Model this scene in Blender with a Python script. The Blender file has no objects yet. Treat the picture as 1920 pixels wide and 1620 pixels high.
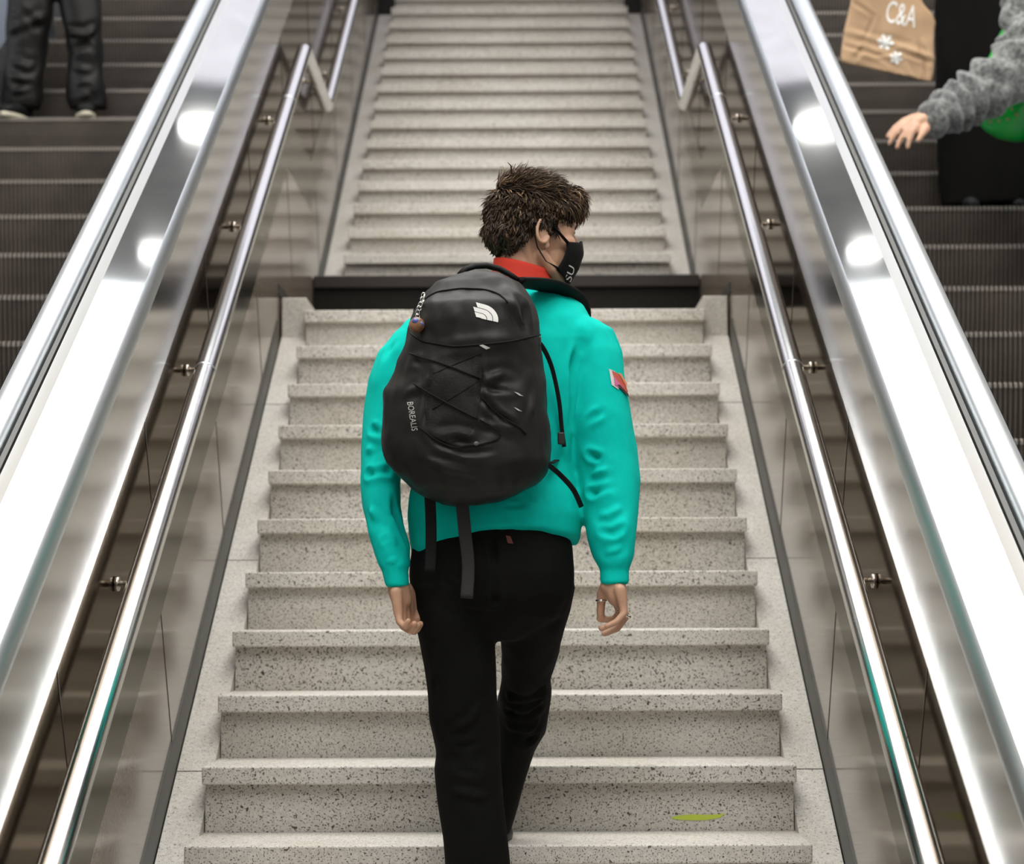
import bpy, bmesh, math, random
import numpy as np
from mathutils import Vector, Matrix, noise
from mathutils.bvhtree import BVHTree

# ---------------------------------------------------------------- camera, world, light, exposure
scene = bpy.context.scene
COL = scene.collection
FPX, PITCH, ROLL, YAW = 4168.9, math.radians(4.4), -4.0123e-3, -3.7133e-3
CAM = np.array([0.0572, 0.0, 1.58])
cp, sp = math.cos(PITCH), math.sin(PITCH)
FWD = np.array([math.sin(YAW)*cp, math.cos(YAW)*cp, sp])
RGT = np.array([math.cos(YAW), -math.sin(YAW), 0.0])
UPV = np.cross(RGT, FWD)
RGT, UPV = math.cos(ROLL)*RGT + math.sin(ROLL)*UPV, -math.sin(ROLL)*RGT + math.cos(ROLL)*UPV
cam = bpy.data.cameras.new('camera')
cam.sensor_width = 36.0
cam.lens = FPX/1920*36
cam.clip_end = 200
cam.dof.use_dof = True
cam.dof.focus_distance = 4.98
cam.dof.aperture_fstop = 4.3
camo = bpy.data.objects.new('camera', cam)
M = Matrix(((RGT[0], UPV[0], -FWD[0], CAM[0]), (RGT[1], UPV[1], -FWD[1], CAM[1]), (RGT[2], UPV[2], -FWD[2], CAM[2]), (0, 0, 0, 1)))
camo.matrix_world = M
COL.objects.link(camo)
scene.camera = camo
scene.view_settings.view_transform = 'Standard'
scene.view_settings.look = 'None'
scene.view_settings.gamma = 1.0
scene.view_settings.exposure = 0.0
scene.view_settings.use_curve_mapping = False
world = bpy.data.worlds.new('station_air')
scene.world = world
world.use_nodes = True
world.node_tree.nodes['Background'].inputs[0].default_value = (0.86, 0.93, 1.0, 1)
world.node_tree.nodes['Background'].inputs[1].default_value = 0.27
SKYLIGHT_POWER = 5.3
LAMP_POWER = 12.0

# ---------------------------------------------------------------- helpers
T30 = math.tan(math.pi/6); C30 = math.cos(math.pi/6)
NY, NZ, TR = 8.2627, 2.6766, 0.28976       # front edge of the top step of the lower flight, tread
RS = TR*T30                                 # riser
WX = 0.849                                  # side walls at x = +-WX

def at(px, py, y):
    """the point of the place at distance y that the photograph shows at px, py"""
    d = FWD + RGT*(px-960)/FPX + UPV*(810-py)/FPX
    return CAM + d*(y/d[1])
def hx(px, y): return px*y/FPX
def zl(y, n=0.0): return NZ + (y-NY)*T30 + n/C30
def onrail(px, py, n):
    d = FWD + RGT*(px-960)/FPX + UPV*(810-py)/FPX
    N = np.array([0, -.5, C30]); p0 = np.array([0, NY, NZ]) + N*n
    return CAM + d*((p0-CAM)@N)/(d@N)

def tag(o, label=None, cat=None, group=None, kind=None):
    if label: o['label'] = label
    if cat: o['category'] = cat
    if group: o['group'] = group
    if kind: o['kind'] = kind
    return o
def empty(name, loc=(0, 0, 0)):
    o = bpy.data.objects.new(name, None)
    o.empty_display_size = .1
    COL.objects.link(o); o.location = loc
    return o
def link_mesh(name, me, mat, parent=None, smooth=True):
    if mat is not None and not me.materials: me.materials.append(mat)
    if smooth: me.polygons.foreach_set('use_smooth', [True]*len(me.polygons))
    o = bpy.data.objects.new(name, me)
    COL.objects.link(o)
    if parent is not None:
        o.parent = parent
        p, loc = parent, Vector((0, 0, 0))
        while p is not None: loc += p.location; p = p.parent
        o.location = -loc if parent.location.length or loc.length else (0, 0, 0)
        o.location = -loc
    return o

class MB:
    def __init__(s): s.v, s.f, s.m = [], [], []
    def add(s, vs, fs, mi=0):
        b = len(s.v)
        s.v += [tuple(map(float, v)) for v in vs]
        s.f += [tuple(i+b for i in f) for f in fs]
        s.m += [mi]*len(fs)
        return s
    def box(s, x0, x1, y0, y1, z0, z1, mi=0):
        v = [(x0,y0,z0),(x1,y0,z0),(x1,y1,z0),(x0,y1,z0),(x0,y0,z1),(x1,y0,z1),(x1,y1,z1),(x0,y1,z1)]
        return s.add(v, [(0,3,2,1),(4,5,6,7),(0,1,5,4),(1,2,6,5),(2,3,7,6),(3,0,4,7)], mi)
    def prism(s, poly, off, mi=0):
        n = len(poly); off = np.array(off, float)
        a = [np.array(p, float) for p in poly]
        v = a + [p+off for p in a]
        f = [tuple(range(n))[::-1], tuple(range(n, 2*n))] + [(i, (i+1) % n, n+(i+1) % n, n+i) for i in range(n)]
        return s.add(v, f, mi)
    def loft(s, rings, mi=0, cap=True, closed=True):
        n = len(rings[0]); v = [p for r in rings for p in r]; f = []
        for k in range(len(rings)-1):
            for i in range(n if closed else n-1):
                j = (i+1) % n
                f.append((k*n+i, k*n+j, (k+1)*n+j, (k+1)*n+i))
        if cap:
            f.append(tuple(range(n))[::-1]); f.append(tuple((len(rings)-1)*n+i for i in range(n)))
        return s.add(v, f, mi)
    def ball(s, c, r, rot=None, nu=20, nv=12, mi=0):
        c = np.array(c, float); r = np.array(r if hasattr(r, '__len__') else (r, r, r), float)
        v = [np.array([0, 0, 1.0])]
        for k in range(1, nv):
            a = math.pi*k/nv
            for i in range(nu):
                b = 2*math.pi*i/nu
                v.append(np.array([math.sin(a)*math.cos(b), math.sin(a)*math.sin(b), math.cos(a)]))
        v.append(np.array([0, 0, -1.0]))
        R = np.eye(3) if rot is None else np.array(rot)
        v = [c + R@(p*r) for p in v]
        f = [(0, 1+i, 1+(i+1) % nu) for i in range(nu)]
        for k in range(nv-2):
            for i in range(nu):
                j = (i+1) % nu; a = 1+k*nu
                f.append((a+i, a+nu+i, a+nu+j, a+j))
        L = len(v)-1; a = 1+(nv-2)*nu
        f += [(L, a+(i+1) % nu, a+i) for i in range(nu)]
        return s.add(v, f, mi)
    def tube(s, pts, rad, n=16, mi=0, flat=1.0, up=None, cap=True):
        pts = [np.array(p, float) for p in pts]
        rad = rad if hasattr(rad, '__len__') else [rad]*len(pts)
        rings = []; prev = None
        for k, p in enumerate(pts):
            if k == 0: d = pts[1]-p
            elif k == len(pts)-1: d = p-pts[-2]
            else:
                a = p-pts[k-1]; b = pts[k+1]-p
                d = a/np.linalg.norm(a)+b/np.linalg.norm(b)
            d = d/np.linalg.norm(d)
            if prev is None:
                u = np.array(up if up is not None else ((0, 0, 1) if abs(d[2]) < .9 else (0, 1, 0)), float)
            else: u = prev
            u = u - d*(u@d); u /= np.linalg.norm(u); prev = u
            w = np.cross(d, u)
            rings.append([p + rad[k]*(math.cos(t)*w + flat*math.sin(t)*u) for t in np.linspace(0, 2*math.pi, n, endpoint=False)])
        return s.loft(rings, mi, cap)
    def limb(s, pts):
        """chain of (point, radius): balls at the joints, cones between, to be fused by remeshing"""
        for p, r in pts: s.ball(p, r, nu=16, nv=10)
        for (p, r), (q, t) in zip(pts[:-1], pts[1:]): s.tube([p, q], [r, t], 16)
        return s
    def build(s, name, mat, parent=None, smooth=False, bevel=0, fix=True):
        me = bpy.data.meshes.new(name)
        me.from_pydata(s.v, [], s.f)
        mats = mat if isinstance(mat, (list, tuple)) else [mat]
        for m in mats: me.materials.append(m)
        if len(mats) > 1: me.polygons.foreach_set('material_index', s.m)
        if fix:
            bm = bmesh.new(); bm.from_mesh(me); bmesh.ops.recalc_face_normals(bm, faces=bm.faces[:]); bm.to_mesh(me); bm.free()
        o = link_mesh(name, me, None, parent, smooth)
        if bevel:
            b = o.modifiers.new('bevel', 'BEVEL'); b.width = bevel; b.segments = 2; b.limit_method = 'ANGLE'
        return o
    def fuse(s, voxel, smooth=6, fn=None):
        """one continuous skin around all the pieces; returns a mesh"""
        me = bpy.data.meshes.new('fuse'); me.from_pydata(s.v, [], s.f)
        bm = bmesh.new(); bm.from_mesh(me); bmesh.ops.recalc_face_normals(bm, faces=bm.faces[:]); bm.to_mesh(me); bm.free()
        o = bpy.data.objects.new('fuse', me); COL.objects.link(o)
        r = o.modifiers.new('r', 'REMESH'); r.mode = 'VOXEL'; r.voxel_size = voxel
        if smooth:
            q = o.modifiers.new('s', 'SMOOTH'); q.factor = .5; q.iterations = smooth
        dg = bpy.context.evaluated_depsgraph_get()
        out = bpy.data.meshes.new_from_object(o.evaluated_get(dg))
        bpy.data.objects.remove(o); bpy.data.meshes.remove(me)
        if fn is not None:
            n = len(out.vertices); co = np.empty(n*3); no = np.empty(n*3)
            out.vertices.foreach_get('co', co); out.vertices.foreach_get('normal', no)
            co = fn(co.reshape(-1, 3), no.reshape(-1, 3))
            out.vertices.foreach_set('co', np.ascontiguousarray(co).ravel()); out.update()
        return out
def oval(c, rx, ry, n=28, pw=2.0, dz=None, rot=0.0):
    out = []
    for t in np.linspace(0, 2*math.pi, n, endpoint=False):
        a, b = math.cos(t), math.sin(t)
        u = math.copysign(abs(a)**(2/pw), a); w = math.copysign(abs(b)**(2/pw), b)
        x, y = u*rx, w*ry
        out.append(np.array([c[0]+x*math.cos(rot)-y*math.sin(rot), c[1]+x*math.sin(rot)+y*math.cos(rot), c[2]+(dz(u, w) if dz else 0)]))
    return out
def segdist(co, a, b):
    a = np.array(a); b = np.array(b); d = b-a
    t = np.clip(((co-a)@d)/(d@d), 0, 1)
    return np.linalg.norm(co-(a+t[:, None]*d), axis=1), t
def folds(co, no, lines):
    """sink valleys (amp<0) or raise ridges (amp>0) along polylines of points"""
    disp = np.zeros(len(co))
    for pts, w, amp in lines:
        best = np.full(len(co), 9.0); tt = np.zeros(len(co)); L = len(pts)-1
        for i in range(L):
            d, t = segdist(co, pts[i], pts[i+1])
            m = d < best; best[m] = d[m]; tt[m] = (t[m]+i)/L
        fade = np.clip(np.minimum(tt, 1-tt)*5+.15, 0, 1)
        disp += amp*fade*(np.exp(-(best/w)**2) - .45*np.exp(-((best-1.7*w)/w)**2))
    return co + no*disp[:, None]
def ripple(co, no, freq, amp, seed=0.0, sub=1):
    d = np.array([noise.noise(Vector((c[0]*freq[0]+seed, c[1]*freq[1]-seed, c[2]*freq[2]+2*seed))) for c in co])
    return co + no*(amp*d)[:, None]
def bvh_of(me):
    return BVHTree.FromPolygons([v.co[:] for v in me.vertices], [p.vertices[:] for p in me.polygons])
def hit(bvh, px, py, lift=0.001, default=5.0):
    d = Vector(FWD + RGT*(px-960)/FPX + UPV*(810-py)/FPX).normalized()
    p, n, i, dist = bvh.ray_cast(Vector(CAM), d)
    if p is None: return at(px, py, default)
    if n.dot(d) > 0: n = -n
    return np.array(p + n*lift)
def sheet(mb, bvh, poly, lift=.0012, thick=.001, step=4.0, default=5.0, mi=0):
    """a thin patch sewn on to a surface: outline grid laid on it point by point"""
    bm = bmesh.new()
    vs = [bm.verts.new((p[0], p[1], 0)) for p in poly]; bm.faces.new(vs)
    bmesh.ops.triangulate(bm, faces=bm.faces[:])
    for _ in range(6):
        es = [e for e in bm.edges if e.calc_length() > step]
        if not es: break
        bmesh.ops.subdivide_edges(bm, edges=es, cuts=1)
        bmesh.ops.triangulate(bm, faces=bm.faces[:])
    bm.verts.index_update()
    a = [hit(bvh, v.co.x, v.co.y, lift, default) for v in bm.verts]
    mb.add(a, [tuple(v.index for v in f.verts) for f in bm.faces], mi)
    bm.free()
def glyphs(text):
    cu = bpy.data.curves.new('t', 'FONT'); cu.body = text; cu.size = 1.0; cu.resolution_u = 3
    o = bpy.data.objects.new('t', cu); COL.objects.link(o)
    dg = bpy.context.evaluated_depsgraph_get()
    me = bpy.data.meshes.new_from_object(o.evaluated_get(dg))
    v = np.array([w.co[:2] for w in me.vertices]); f = [p.vertices[:] for p in me.polygons]
    bpy.data.objects.remove(o); bpy.data.curves.remove(cu); bpy.data.meshes.remove(me)
    v = v - v.min(0); v = v/np.array([v[:, 0].max(), v[:, 1].max()])
    return v, f
def lettering(mb, bvh, text, o, ux, uy, lift=.0015, default=5.0):
    """text laid in the frame of pixel corner o, along ux, upwards uy"""
    v, f = glyphs(text)
    P = [hit(bvh, o[0]+a*ux[0]+b*uy[0], o[1]+a*ux[1]+b*uy[1], lift, default) for a, b in v]
    mb.add(P, f)

# ---------------------------------------------------------------- materials
def mat(name, color=(.5, .5, .5), rough=.5, metal=0.0, bump=0.0, bscale=60, stretch=(1, 1, 1), vary=0.0, vscale=8, emit=None, power=0, sheen=0, coat=0, spec=.5, sss=0, transmission=0):
    m = bpy.data.materials.new(name); m.use_nodes = True
    nt = m.node_tree; N = nt.nodes; L = nt.links; b = N['Principled BSDF']
    b.inputs['Base Color'].default_value = (*color, 1); b.inputs['Roughness'].default_value = rough
    b.inputs['Metallic'].default_value = metal; b.inputs['Specular IOR Level'].default_value = spec
    if sheen: b.inputs['Sheen Weight'].default_value = sheen; b.inputs['Sheen Roughness'].default_value = .5
    if coat: b.inputs['Coat Weight'].default_value = coat; b.inputs['Coat Roughness'].default_value = .1
    if sss: b.inputs['Subsurface Weight'].default_value = sss; b.inputs['Subsurface Radius'].default_value = (.012, .004, .002); b.inputs['Subsurface Scale'].default_value = 1.0
    if transmission: b.inputs['Transmission Weight'].default_value = transmission
    if emit: b.inputs['Emission Color'].default_value = (*emit, 1); b.inputs['Emission Strength'].default_value = power
    tc = N.new('ShaderNodeTexCoord'); mp = N.new('ShaderNodeMapping'); mp.inputs['Scale'].default_value = stretch
    L.new(tc.outputs['Object'], mp.inputs['Vector'])
    nz = N.new('ShaderNodeTexNoise'); nz.inputs['Scale'].default_value = bscale; nz.inputs['Detail'].default_value = 4
    L.new(mp.outputs[0], nz.inputs['Vector'])
    if bump:
        bp = N.new('ShaderNodeBump'); bp.inputs['Strength'].default_value = bump; bp.inputs['Distance'].default_value = .002
        L.new(nz.outputs['Fac'], bp.inputs['Height']); L.new(bp.outputs[0], b.inputs['Normal'])
    if vary:
        n2 = N.new('ShaderNodeTexNoise'); n2.inputs['Scale'].default_value = vscale; n2.inputs['Detail'].default_value = 6
        L.new(mp.outputs[0], n2.inputs['Vector'])
        cr = N.new('ShaderNodeValToRGB'); cr.color_ramp.elements[0].position = .35; cr.color_ramp.elements[1].position = .68
        cr.color_ramp.elements[0].color = (*[c*(1-vary) for c in color], 1); cr.color_ramp.elements[1].color = (*[min(1, c*(1+vary)) for c in color], 1)
        L.new(n2.outputs['Fac'], cr.inputs[0]); L.new(cr.outputs[0], b.inputs['Base Color'])
    return m
def granite(name, base, dark, rough=.45, amount=.36, spec=.5):
    m = bpy.data.materials.new(name); m.use_nodes = True
    nt = m.node_tree; N = nt.nodes; L = nt.links; b = N['Principled BSDF']
    b.inputs['Roughness'].default_value = rough; b.inputs['Specular IOR Level'].default_value = spec
    tc = N.new('ShaderNodeTexCoord')
    def ramp(src, p0, p1, c0, c1):
        r = N.new('ShaderNodeValToRGB'); r.color_ramp.elements[0].position = p0; r.color_ramp.elements[1].position = p1
        r.color_ramp.elements[0].color = (*c0, 1); r.color_ramp.elements[1].color = (*c1, 1); L.new(src, r.inputs[0]); return r.outputs[0]
    def noi(sc, det=2.0):
        n = N.new('ShaderNodeTexNoise'); n.inputs['Scale'].default_value = sc; n.inputs['Detail'].default_value = det
        L.new(tc.outputs['Object'], n.inputs['Vector']); return n.outputs['Fac']
    def mul(a, c, f=1.0):
        x = N.new('ShaderNodeMix'); x.data_type = 'RGBA'; x.blend_type = 'MULTIPLY'; x.inputs[0].default_value = f
        L.new(a, x.inputs[6]); L.new(c, x.inputs[7]); return x.outputs[2]
    grain = ramp(noi(90, 3), .3, .7, [c*.86 for c in base], [min(1, c*1.1) for c in base])
    spk = ramp(noi(230, 1.2), amount, amount+.05, dark, (1, 1, 1))
    spk2 = ramp(noi(95, 1.0), amount-.085, amount-.045, [d*.8 for d in dark], (1, 1, 1))
    stain = ramp(noi(3.2, 6), .3, .62, (.88, .86, .82), (1.0, 1.0, 1.0))
    L.new(mul(mul(mul(grain, spk), spk2), stain), b.inputs['Base Color'])
    bp = N.new('ShaderNodeBump'); bp.inputs['Strength'].default_value = .15; bp.inputs['Distance'].default_value = .001
    L.new(noi(120, 3), bp.inputs['Height']); L.new(bp.outputs[0], b.inputs['Normal'])
    return m
M_STONE = granite('speckled granite', (.60, .57, .52), (.16, .14, .11), .55)
M_TREAD = granite('granite tread', (.66, .63, .58), (.22, .2, .17), .5)
M_STRING = granite('pale granite', (.60, .575, .53), (.42, .39, .35), .5, .33)
M_SKIRT = granite('polished brown granite', (.22, .185, .15), (.6, .58, .55), .13, .33, spec=.35)
M_BLACK_STONE = granite('black granite', (.010, .008, .006), (.5, .5, .5), .5, spec=.15)
M_MIRROR = mat('polished steel', (.24, .207, .175), .10, 1.0, bump=.35, bscale=3.2, stretch=(1, 1, .6))
M_MIRROR.node_tree.nodes['Principled BSDF'].inputs['Specular Tint'].default_value = (.47, .44, .405, 1)
M_BRIGHT = mat('bright steel band', (.50, .49, .475), .15, 1.0, bump=.35, bscale=3.2, stretch=(1, 1, .6))
M_SATIN = mat('satin steel band', (.36, .355, .33), .20, 1.0, bump=.3, bscale=4)
M_SATIN.node_tree.nodes['Principled BSDF'].inputs['Specular Tint'].default_value = (.66, .65, .62, 1)
M_DECK = mat('brushed deck steel', (.80, .82, .83), .055, 1.0, bump=.03, bscale=9, vary=.07, vscale=7)
M_RAIL = mat('satin aluminium', (.62, .67, .71), .36, 1.0, bump=.03, bscale=14)
M_TUBE = mat('polished tube', (.88, .90, .92), .17, 1.0, bump=.04, bscale=5)
M_BRACK = mat('bracket steel', (.42, .38, .33), .3, 1.0)
M_DARK = mat('black rubber', (.02, .02, .018), .5)
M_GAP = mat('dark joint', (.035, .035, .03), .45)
M_JOINT = mat('panel joint', (.05, .04, .03), .5)
M_CLEAT = mat('dark cleated metal', (.105, .083, .067), .45, .4, bump=.2, bscale=40, vary=.3, vscale=3.5)
M_LIP = mat('step edge highlight', (.30, .265, .23), .4, .6)  # paler colour paints the light caught on the rib tops
M_CEIL = mat('ceiling board', (.42, .43, .45), .7, vary=.08)
M_WALL = mat('plaster wall', (.40, .36, .31), .7, vary=.1)
M_FLOOR = granite('floor granite', (.35, .33, .3), (.3, .3, .28), .3)
M_LIGHT = mat('luminous ceiling', (1, 1, 1), .5, emit=(1.0, .985, .96), power=SKYLIGHT_POWER)
M_LIGHT2 = mat('dim luminous ceiling', (1, 1, 1), .5, emit=(.93, .90, 1.0), power=.75)
M_LAMP = mat('lamp glass', (1, 1, 1), .5, emit=(1.0, .97, .92), power=LAMP_POWER)
M_SKIN = mat('skin', (.56, .33, .22), .5, bump=.12, bscale=220, vary=.10, vscale=22, sss=.12)
M_SWEAT = mat('turquoise cotton', (.0, .54, .46), .85, bump=.25, bscale=500, vary=.05, vscale=30, spec=.12)
M_JEAN = mat('black denim', (.0055, .0055, .005), .85, bump=.3, bscale=420, spec=.12, vary=.15, vscale=12)
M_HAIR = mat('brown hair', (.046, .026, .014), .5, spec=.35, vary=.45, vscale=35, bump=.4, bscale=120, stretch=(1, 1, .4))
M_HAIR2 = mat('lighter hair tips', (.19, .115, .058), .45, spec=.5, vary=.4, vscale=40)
M_MASK = mat('black jersey', (.006, .006, .006), .8, spec=.2)
M_RED = mat('red knit', (.60, .035, .015), .8)
M_BAG = mat('black nylon', (.0085, .0078, .0072), .54, bump=.35, bscale=38, spec=.32, vary=.12, vscale=14)
M_BAG2 = mat('black ripstop', (.009, .008, .008), .6, bump=.5, bscale=240, spec=.25)
M_WEB = mat('black webbing', (.005, .005, .005), .7, spec=.2)
M_WHITE = mat('white print', (.82, .82, .80), .6)
M_GREYP = mat('grey print', (.45, .45, .43), .6)
M_SILVER = mat('silver', (.85, .84, .80), .16, 1.0)
M_PAPER = mat('brown kraft paper', (.44, .285, .165), .75, bump=.6, bscale=9, vary=.12, vscale=6)
M_GREEN = mat('green plastic film', (.0, .33, .035), .35, bump=.5, bscale=12, coat=.3)
M_COAT = mat('black wool', (.006, .0055, .005), .9, spec=.1)
M_FLEECE = mat('grey melange fleece', (.17, .175, .17), .95, bump=1.0, bscale=110, vary=.55, vscale=60, stretch=(1, 1, 1), sheen=.3)
M_TROUS = mat('black glossy trousers', (.006, .005, .0045), .5, bump=.2, bscale=8, spec=.25)
M_SHOE = mat('black shoe leather', (.008, .008, .008), .6, spec=.2)
M_SOLE = mat('pale rubber sole', (.55, .50, .38), .6)
M_LEAF = mat('yellow green leaf', (.50, .62, .06), .5)

# ================================================================ THE SETTING
# floor at the foot of the stairs
tag(MB().box(-4.4, 4.4, -4, 3.7, -.2, 0).build('floor', M_FLOOR), kind='structure')
# ceiling over the whole stair hall
CZ = 8.0
tag(MB().box(-4.6, 4.6, -4, 22, CZ, CZ+.2).build('ceiling', M_CEIL), kind='structure')
for s, nm in ((-1, 'wall_outer_left'), (1, 'wall_outer_right')):
    tag(MB().box(s*3.4, s*3.6, -1, 22, -.2, CZ).build(nm, M_WALL), kind='structure')
# upper landing behind the last flight, end wall far beyond
TOPN = 19                                                     # steps of the upper flight, counted from the landing
UY = lambda k: 10.10 + (k-3)*TR
UZ = lambda k: 3.179 + (k-3)*RS
tag(MB().box(-3.4, 3.4, UY(TOPN)+.06, 22, UZ(TOPN)-.3, UZ(TOPN)).build('floor_upper', M_STRING), kind='structure')
tag(MB().box(-4.6, 4.6, 21.8, 22, 3, CZ).build('wall_end', M_WALL), kind='structure')

# --- luminous ceiling and round lamps
def ceiling_panel(x0, x1, y0, y1, label, m=None):
    t = tag(empty('luminous_ceiling_panel', ((x0+x1)/2, (y0+y1)/2, CZ)), label, 'ceiling light')
    MB().box(x0, x1, y0, y1, CZ-.05, CZ-.02).build('diffuser', m or M_LIGHT, t)
    f = MB()
    for a in ((x0-.08, x0, y0-.08, y1+.08), (x1, x1+.08, y0-.08, y1+.08), (x0, x1, y0-.08, y0), (x0, x1, y1, y1+.08)): f.box(*a, CZ-.09, CZ)
    f.build('frame', M_RAIL, t)
ceiling_panel(-3.0, 3.0, 4.0, 9.60, 'large luminous ceiling panel above the lower stairs, mirrored white in the steel decks')
ceiling_panel(-3.0, 3.0, -3.8, 2.8, 'unseen luminous panel behind the photographer, added to brighten the step fronts')  # added out of view, so the front faces of the steps get more light
ceiling_panel(-3.0, 3.0, 11.18, 16.0, 'dimmer lilac ceiling panel above the top of the upper stair flight', M_LIGHT2)
lamps = [(-1.70, 9.89, .10, .022), (1.72, 9.89, .10, .022), (-1.56, 10.86, .15, .06), (1.60, 10.86, .15, .06)]
for i, (x, y, r, ry) in enumerate(lamps):
    side = 'left' if x < 0 else 'right'
    where = ['nearest the luminous ceiling panel', 'next to the dim lilac panel'][i//2]
    t = tag(empty('ceiling_lamp', (x, y, CZ)), 'oval ceiling lamp over the %s escalator deck, %s' % (side, where), 'ceiling lamp', 'oval ceiling lamps')
    ell = lambda k, z, e=0: [np.array([x+(r*k+e)*math.cos(a), y+(ry*k+e)*math.sin(a), z]) for a in np.linspace(0, 2*math.pi, 32, endpoint=False)]
    MB().loft([ell(1, CZ-.01), ell(1, CZ-.05), ell(.8, CZ-.07)]).build('lamp_glass', M_LAMP, t, True)
    MB().loft([ell(1, CZ, .001), ell(1, CZ-.045, .001), ell(1, CZ-.045, .02), ell(1, CZ, .02)], cap=False).build('rim', M_RAIL, t, True)

# --- side walls of the stair: brown stone skirting below, mirror steel above, joints
def sq(s, n):                                                 # slope coordinates (along, normal) -> y, z
    return 0 + s*C30 - (n+NQ)*.5, s*.5 + (n+NQ)*C30
NQ = (NZ*C30 - NY*.5)
UN = (UZ(3)*C30 - UY(3)*.5) - NQ                              # normal offset of the upper flight's step line
YE = 15.4                                                     # far end of the modelled flight
Y0_ = 2.2
for s, nm in ((-1, 'wall_left'), (1, 'wall_right')):
    low = .36
    za = zl(NY+.35, low)                                      # the skirting runs level along the landing
    yb = NY + (za - zl(NY, UN+low))/T30
    top = [(Y0_, zl(Y0_, low)), (NY+.35, za), (yb, za), (YE, zl(YE, UN+low))]
    bot = [(YE, zl(YE, UN-.9)), (Y0_, zl(Y0_, -.9))]
    w = MB().prism([(s*WX, y, z) for y, z in top + [(Y0_+0*1, zl(Y0_, low))][:0] + bot], (s*.05, 0, 0)).build(nm, M_SKIRT)
    tag(w, kind='structure')
    up = [(Y0_, zl(Y0_, low)), (NY+.35, za), (yb, za), (YE, zl(YE, UN+low)), (YE, zl(YE, 1.12)), (Y0_, zl(Y0_, 1.12))]
    # mirror panels, one per joint to joint
    bm = MB()
    bm.prism([(s*WX, y, z) for y, z in up], (s*.05, 0, 0))
    bm.build('steel_cladding', M_MIRROR, w)
    jl = MB()
    for k in range(-2, 9):
        sv = 4.50 + 1.137*k
        n0, n1 = (-.13, 1.12) if sv*C30-NQ*.5 < 9.4 else (UN-.1, 1.12)
        a, b = sq(sv, n0), sq(sv, n1); e = .0022
        jl.prism([(s*(WX-.0012), a[0]-e, a[1]), (s*(WX-.0012), a[0]+e, a[1]), (s*(WX-.0012), b[0]+e, b[1]), (s*(WX-.0012), b[0]-e, b[1])], (s*.01, 0, 0))
    jl.build('panel_joint', M_JOINT, w)
    # satin band where the steel begins above the stone
    bd = MB(); up2 = [(Y0_, zl(Y0_, low)), (NY+.35, za), (yb, za), (YE, zl(YE, UN+low)), (YE, zl(YE, UN+low+.17)), (yb-.05, za+.20), (NY+.25, za+.20), (Y0_, zl(Y0_, low+.17))]
    bd.prism([(s*(WX-.0015), y, z) for y, z in up2], (s*.01, 0, 0))
    bd.build('satin_band', M_SATIN, w)
    tb0 = MB().prism([(s*(WX-.0015), y, z) for y, z in ((Y0_, zl(Y0_, .895)), (YE, zl(YE, .895)), (YE, zl(YE, 1.118)), (Y0_, zl(Y0_, 1.118)))], (s*.01, 0, 0))
    tb0.build('bright_top_band', M_BRIGHT, w)
    # dark joint strip along the foot of the wall
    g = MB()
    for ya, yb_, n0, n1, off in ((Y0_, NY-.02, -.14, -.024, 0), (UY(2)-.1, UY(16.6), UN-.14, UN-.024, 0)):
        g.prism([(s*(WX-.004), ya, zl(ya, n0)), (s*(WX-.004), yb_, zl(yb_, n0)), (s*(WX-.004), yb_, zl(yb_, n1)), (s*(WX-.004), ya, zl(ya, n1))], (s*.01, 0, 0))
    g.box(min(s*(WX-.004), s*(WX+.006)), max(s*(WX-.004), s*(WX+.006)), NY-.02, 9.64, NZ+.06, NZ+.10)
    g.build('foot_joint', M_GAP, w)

# ================================================================ STAIRS
HW, RW = .750, .745
def step_parts(t, k, y, z, name='stair_step', front=None):
    st = MB().box(-RW, RW, y+.033, y+TR+.09, z-RS+.0, z-.045)
    r = st.build(name, M_STONE, t)
    MB().box(-HW, HW, y, y+TR+.033, z-.045, z).build('tread_slab', M_TREAD, r, bevel=.004)
lower = tag(empty('lower_stair_flight', (0, 3.7, 0)), 'lower flight of pale speckled granite steps climbed by the walking person', 'stairs')
for k in range(16):
    y, z = NY-TR*k, NZ-RS*k
    if k == 0:
        r = MB().box(-RW, RW, y+.033, 9.64, z-RS, z-.045).build('stair_step', M_STONE, lower)
        MB().box(-HW, HW, y, 9.64, z-.045, z).build('tread_slab', M_TREAD, r, bevel=.004)
    else: step_parts(lower, k, y, z)
for s in (-1, 1):
    m = MB(); nn_ = -.118
    x1 = s*(WX-.007)
    yl, yh = 3.3, NY+.12
    pr = [(yl, zl(yl, nn_)), (yh, zl(yh, nn_)), (yh, zl(yh, nn_)-.35), (yl, zl(yl, nn_)-.35)]
    x0 = s*.748
    m.prism([(x0, y, z) for y, z in pr], (x1-x0, 0, 0))
    m.build('stringer', M_STRING, lower)
    kb = MB().box(min(x0, x1), max(x0, x1), NY+.075, 9.64, NZ-.2, NZ+.058)
    kb.build('landing_kerb', M_STRING, lower, bevel=.004)
    for k in range(-1, 4):                                    # joints across the stringers
        a = sq(4.50+1.137*k, nn_)
        MB().box(min(x0, x1), max(x0, x1), a[0]-.0015, a[0]+.0015, a[1]-.01, a[1]+.0012).build('stringer_joint', M_JOINT, lower)
upper = tag(empty('upper_stair_flight', (0, 9.65, NZ)), 'upper flight of pale granite steps rising beyond the black landing step', 'stairs')
for k in range(3, TOPN+1): step_parts(upper, k, UY(k), UZ(k))
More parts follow.
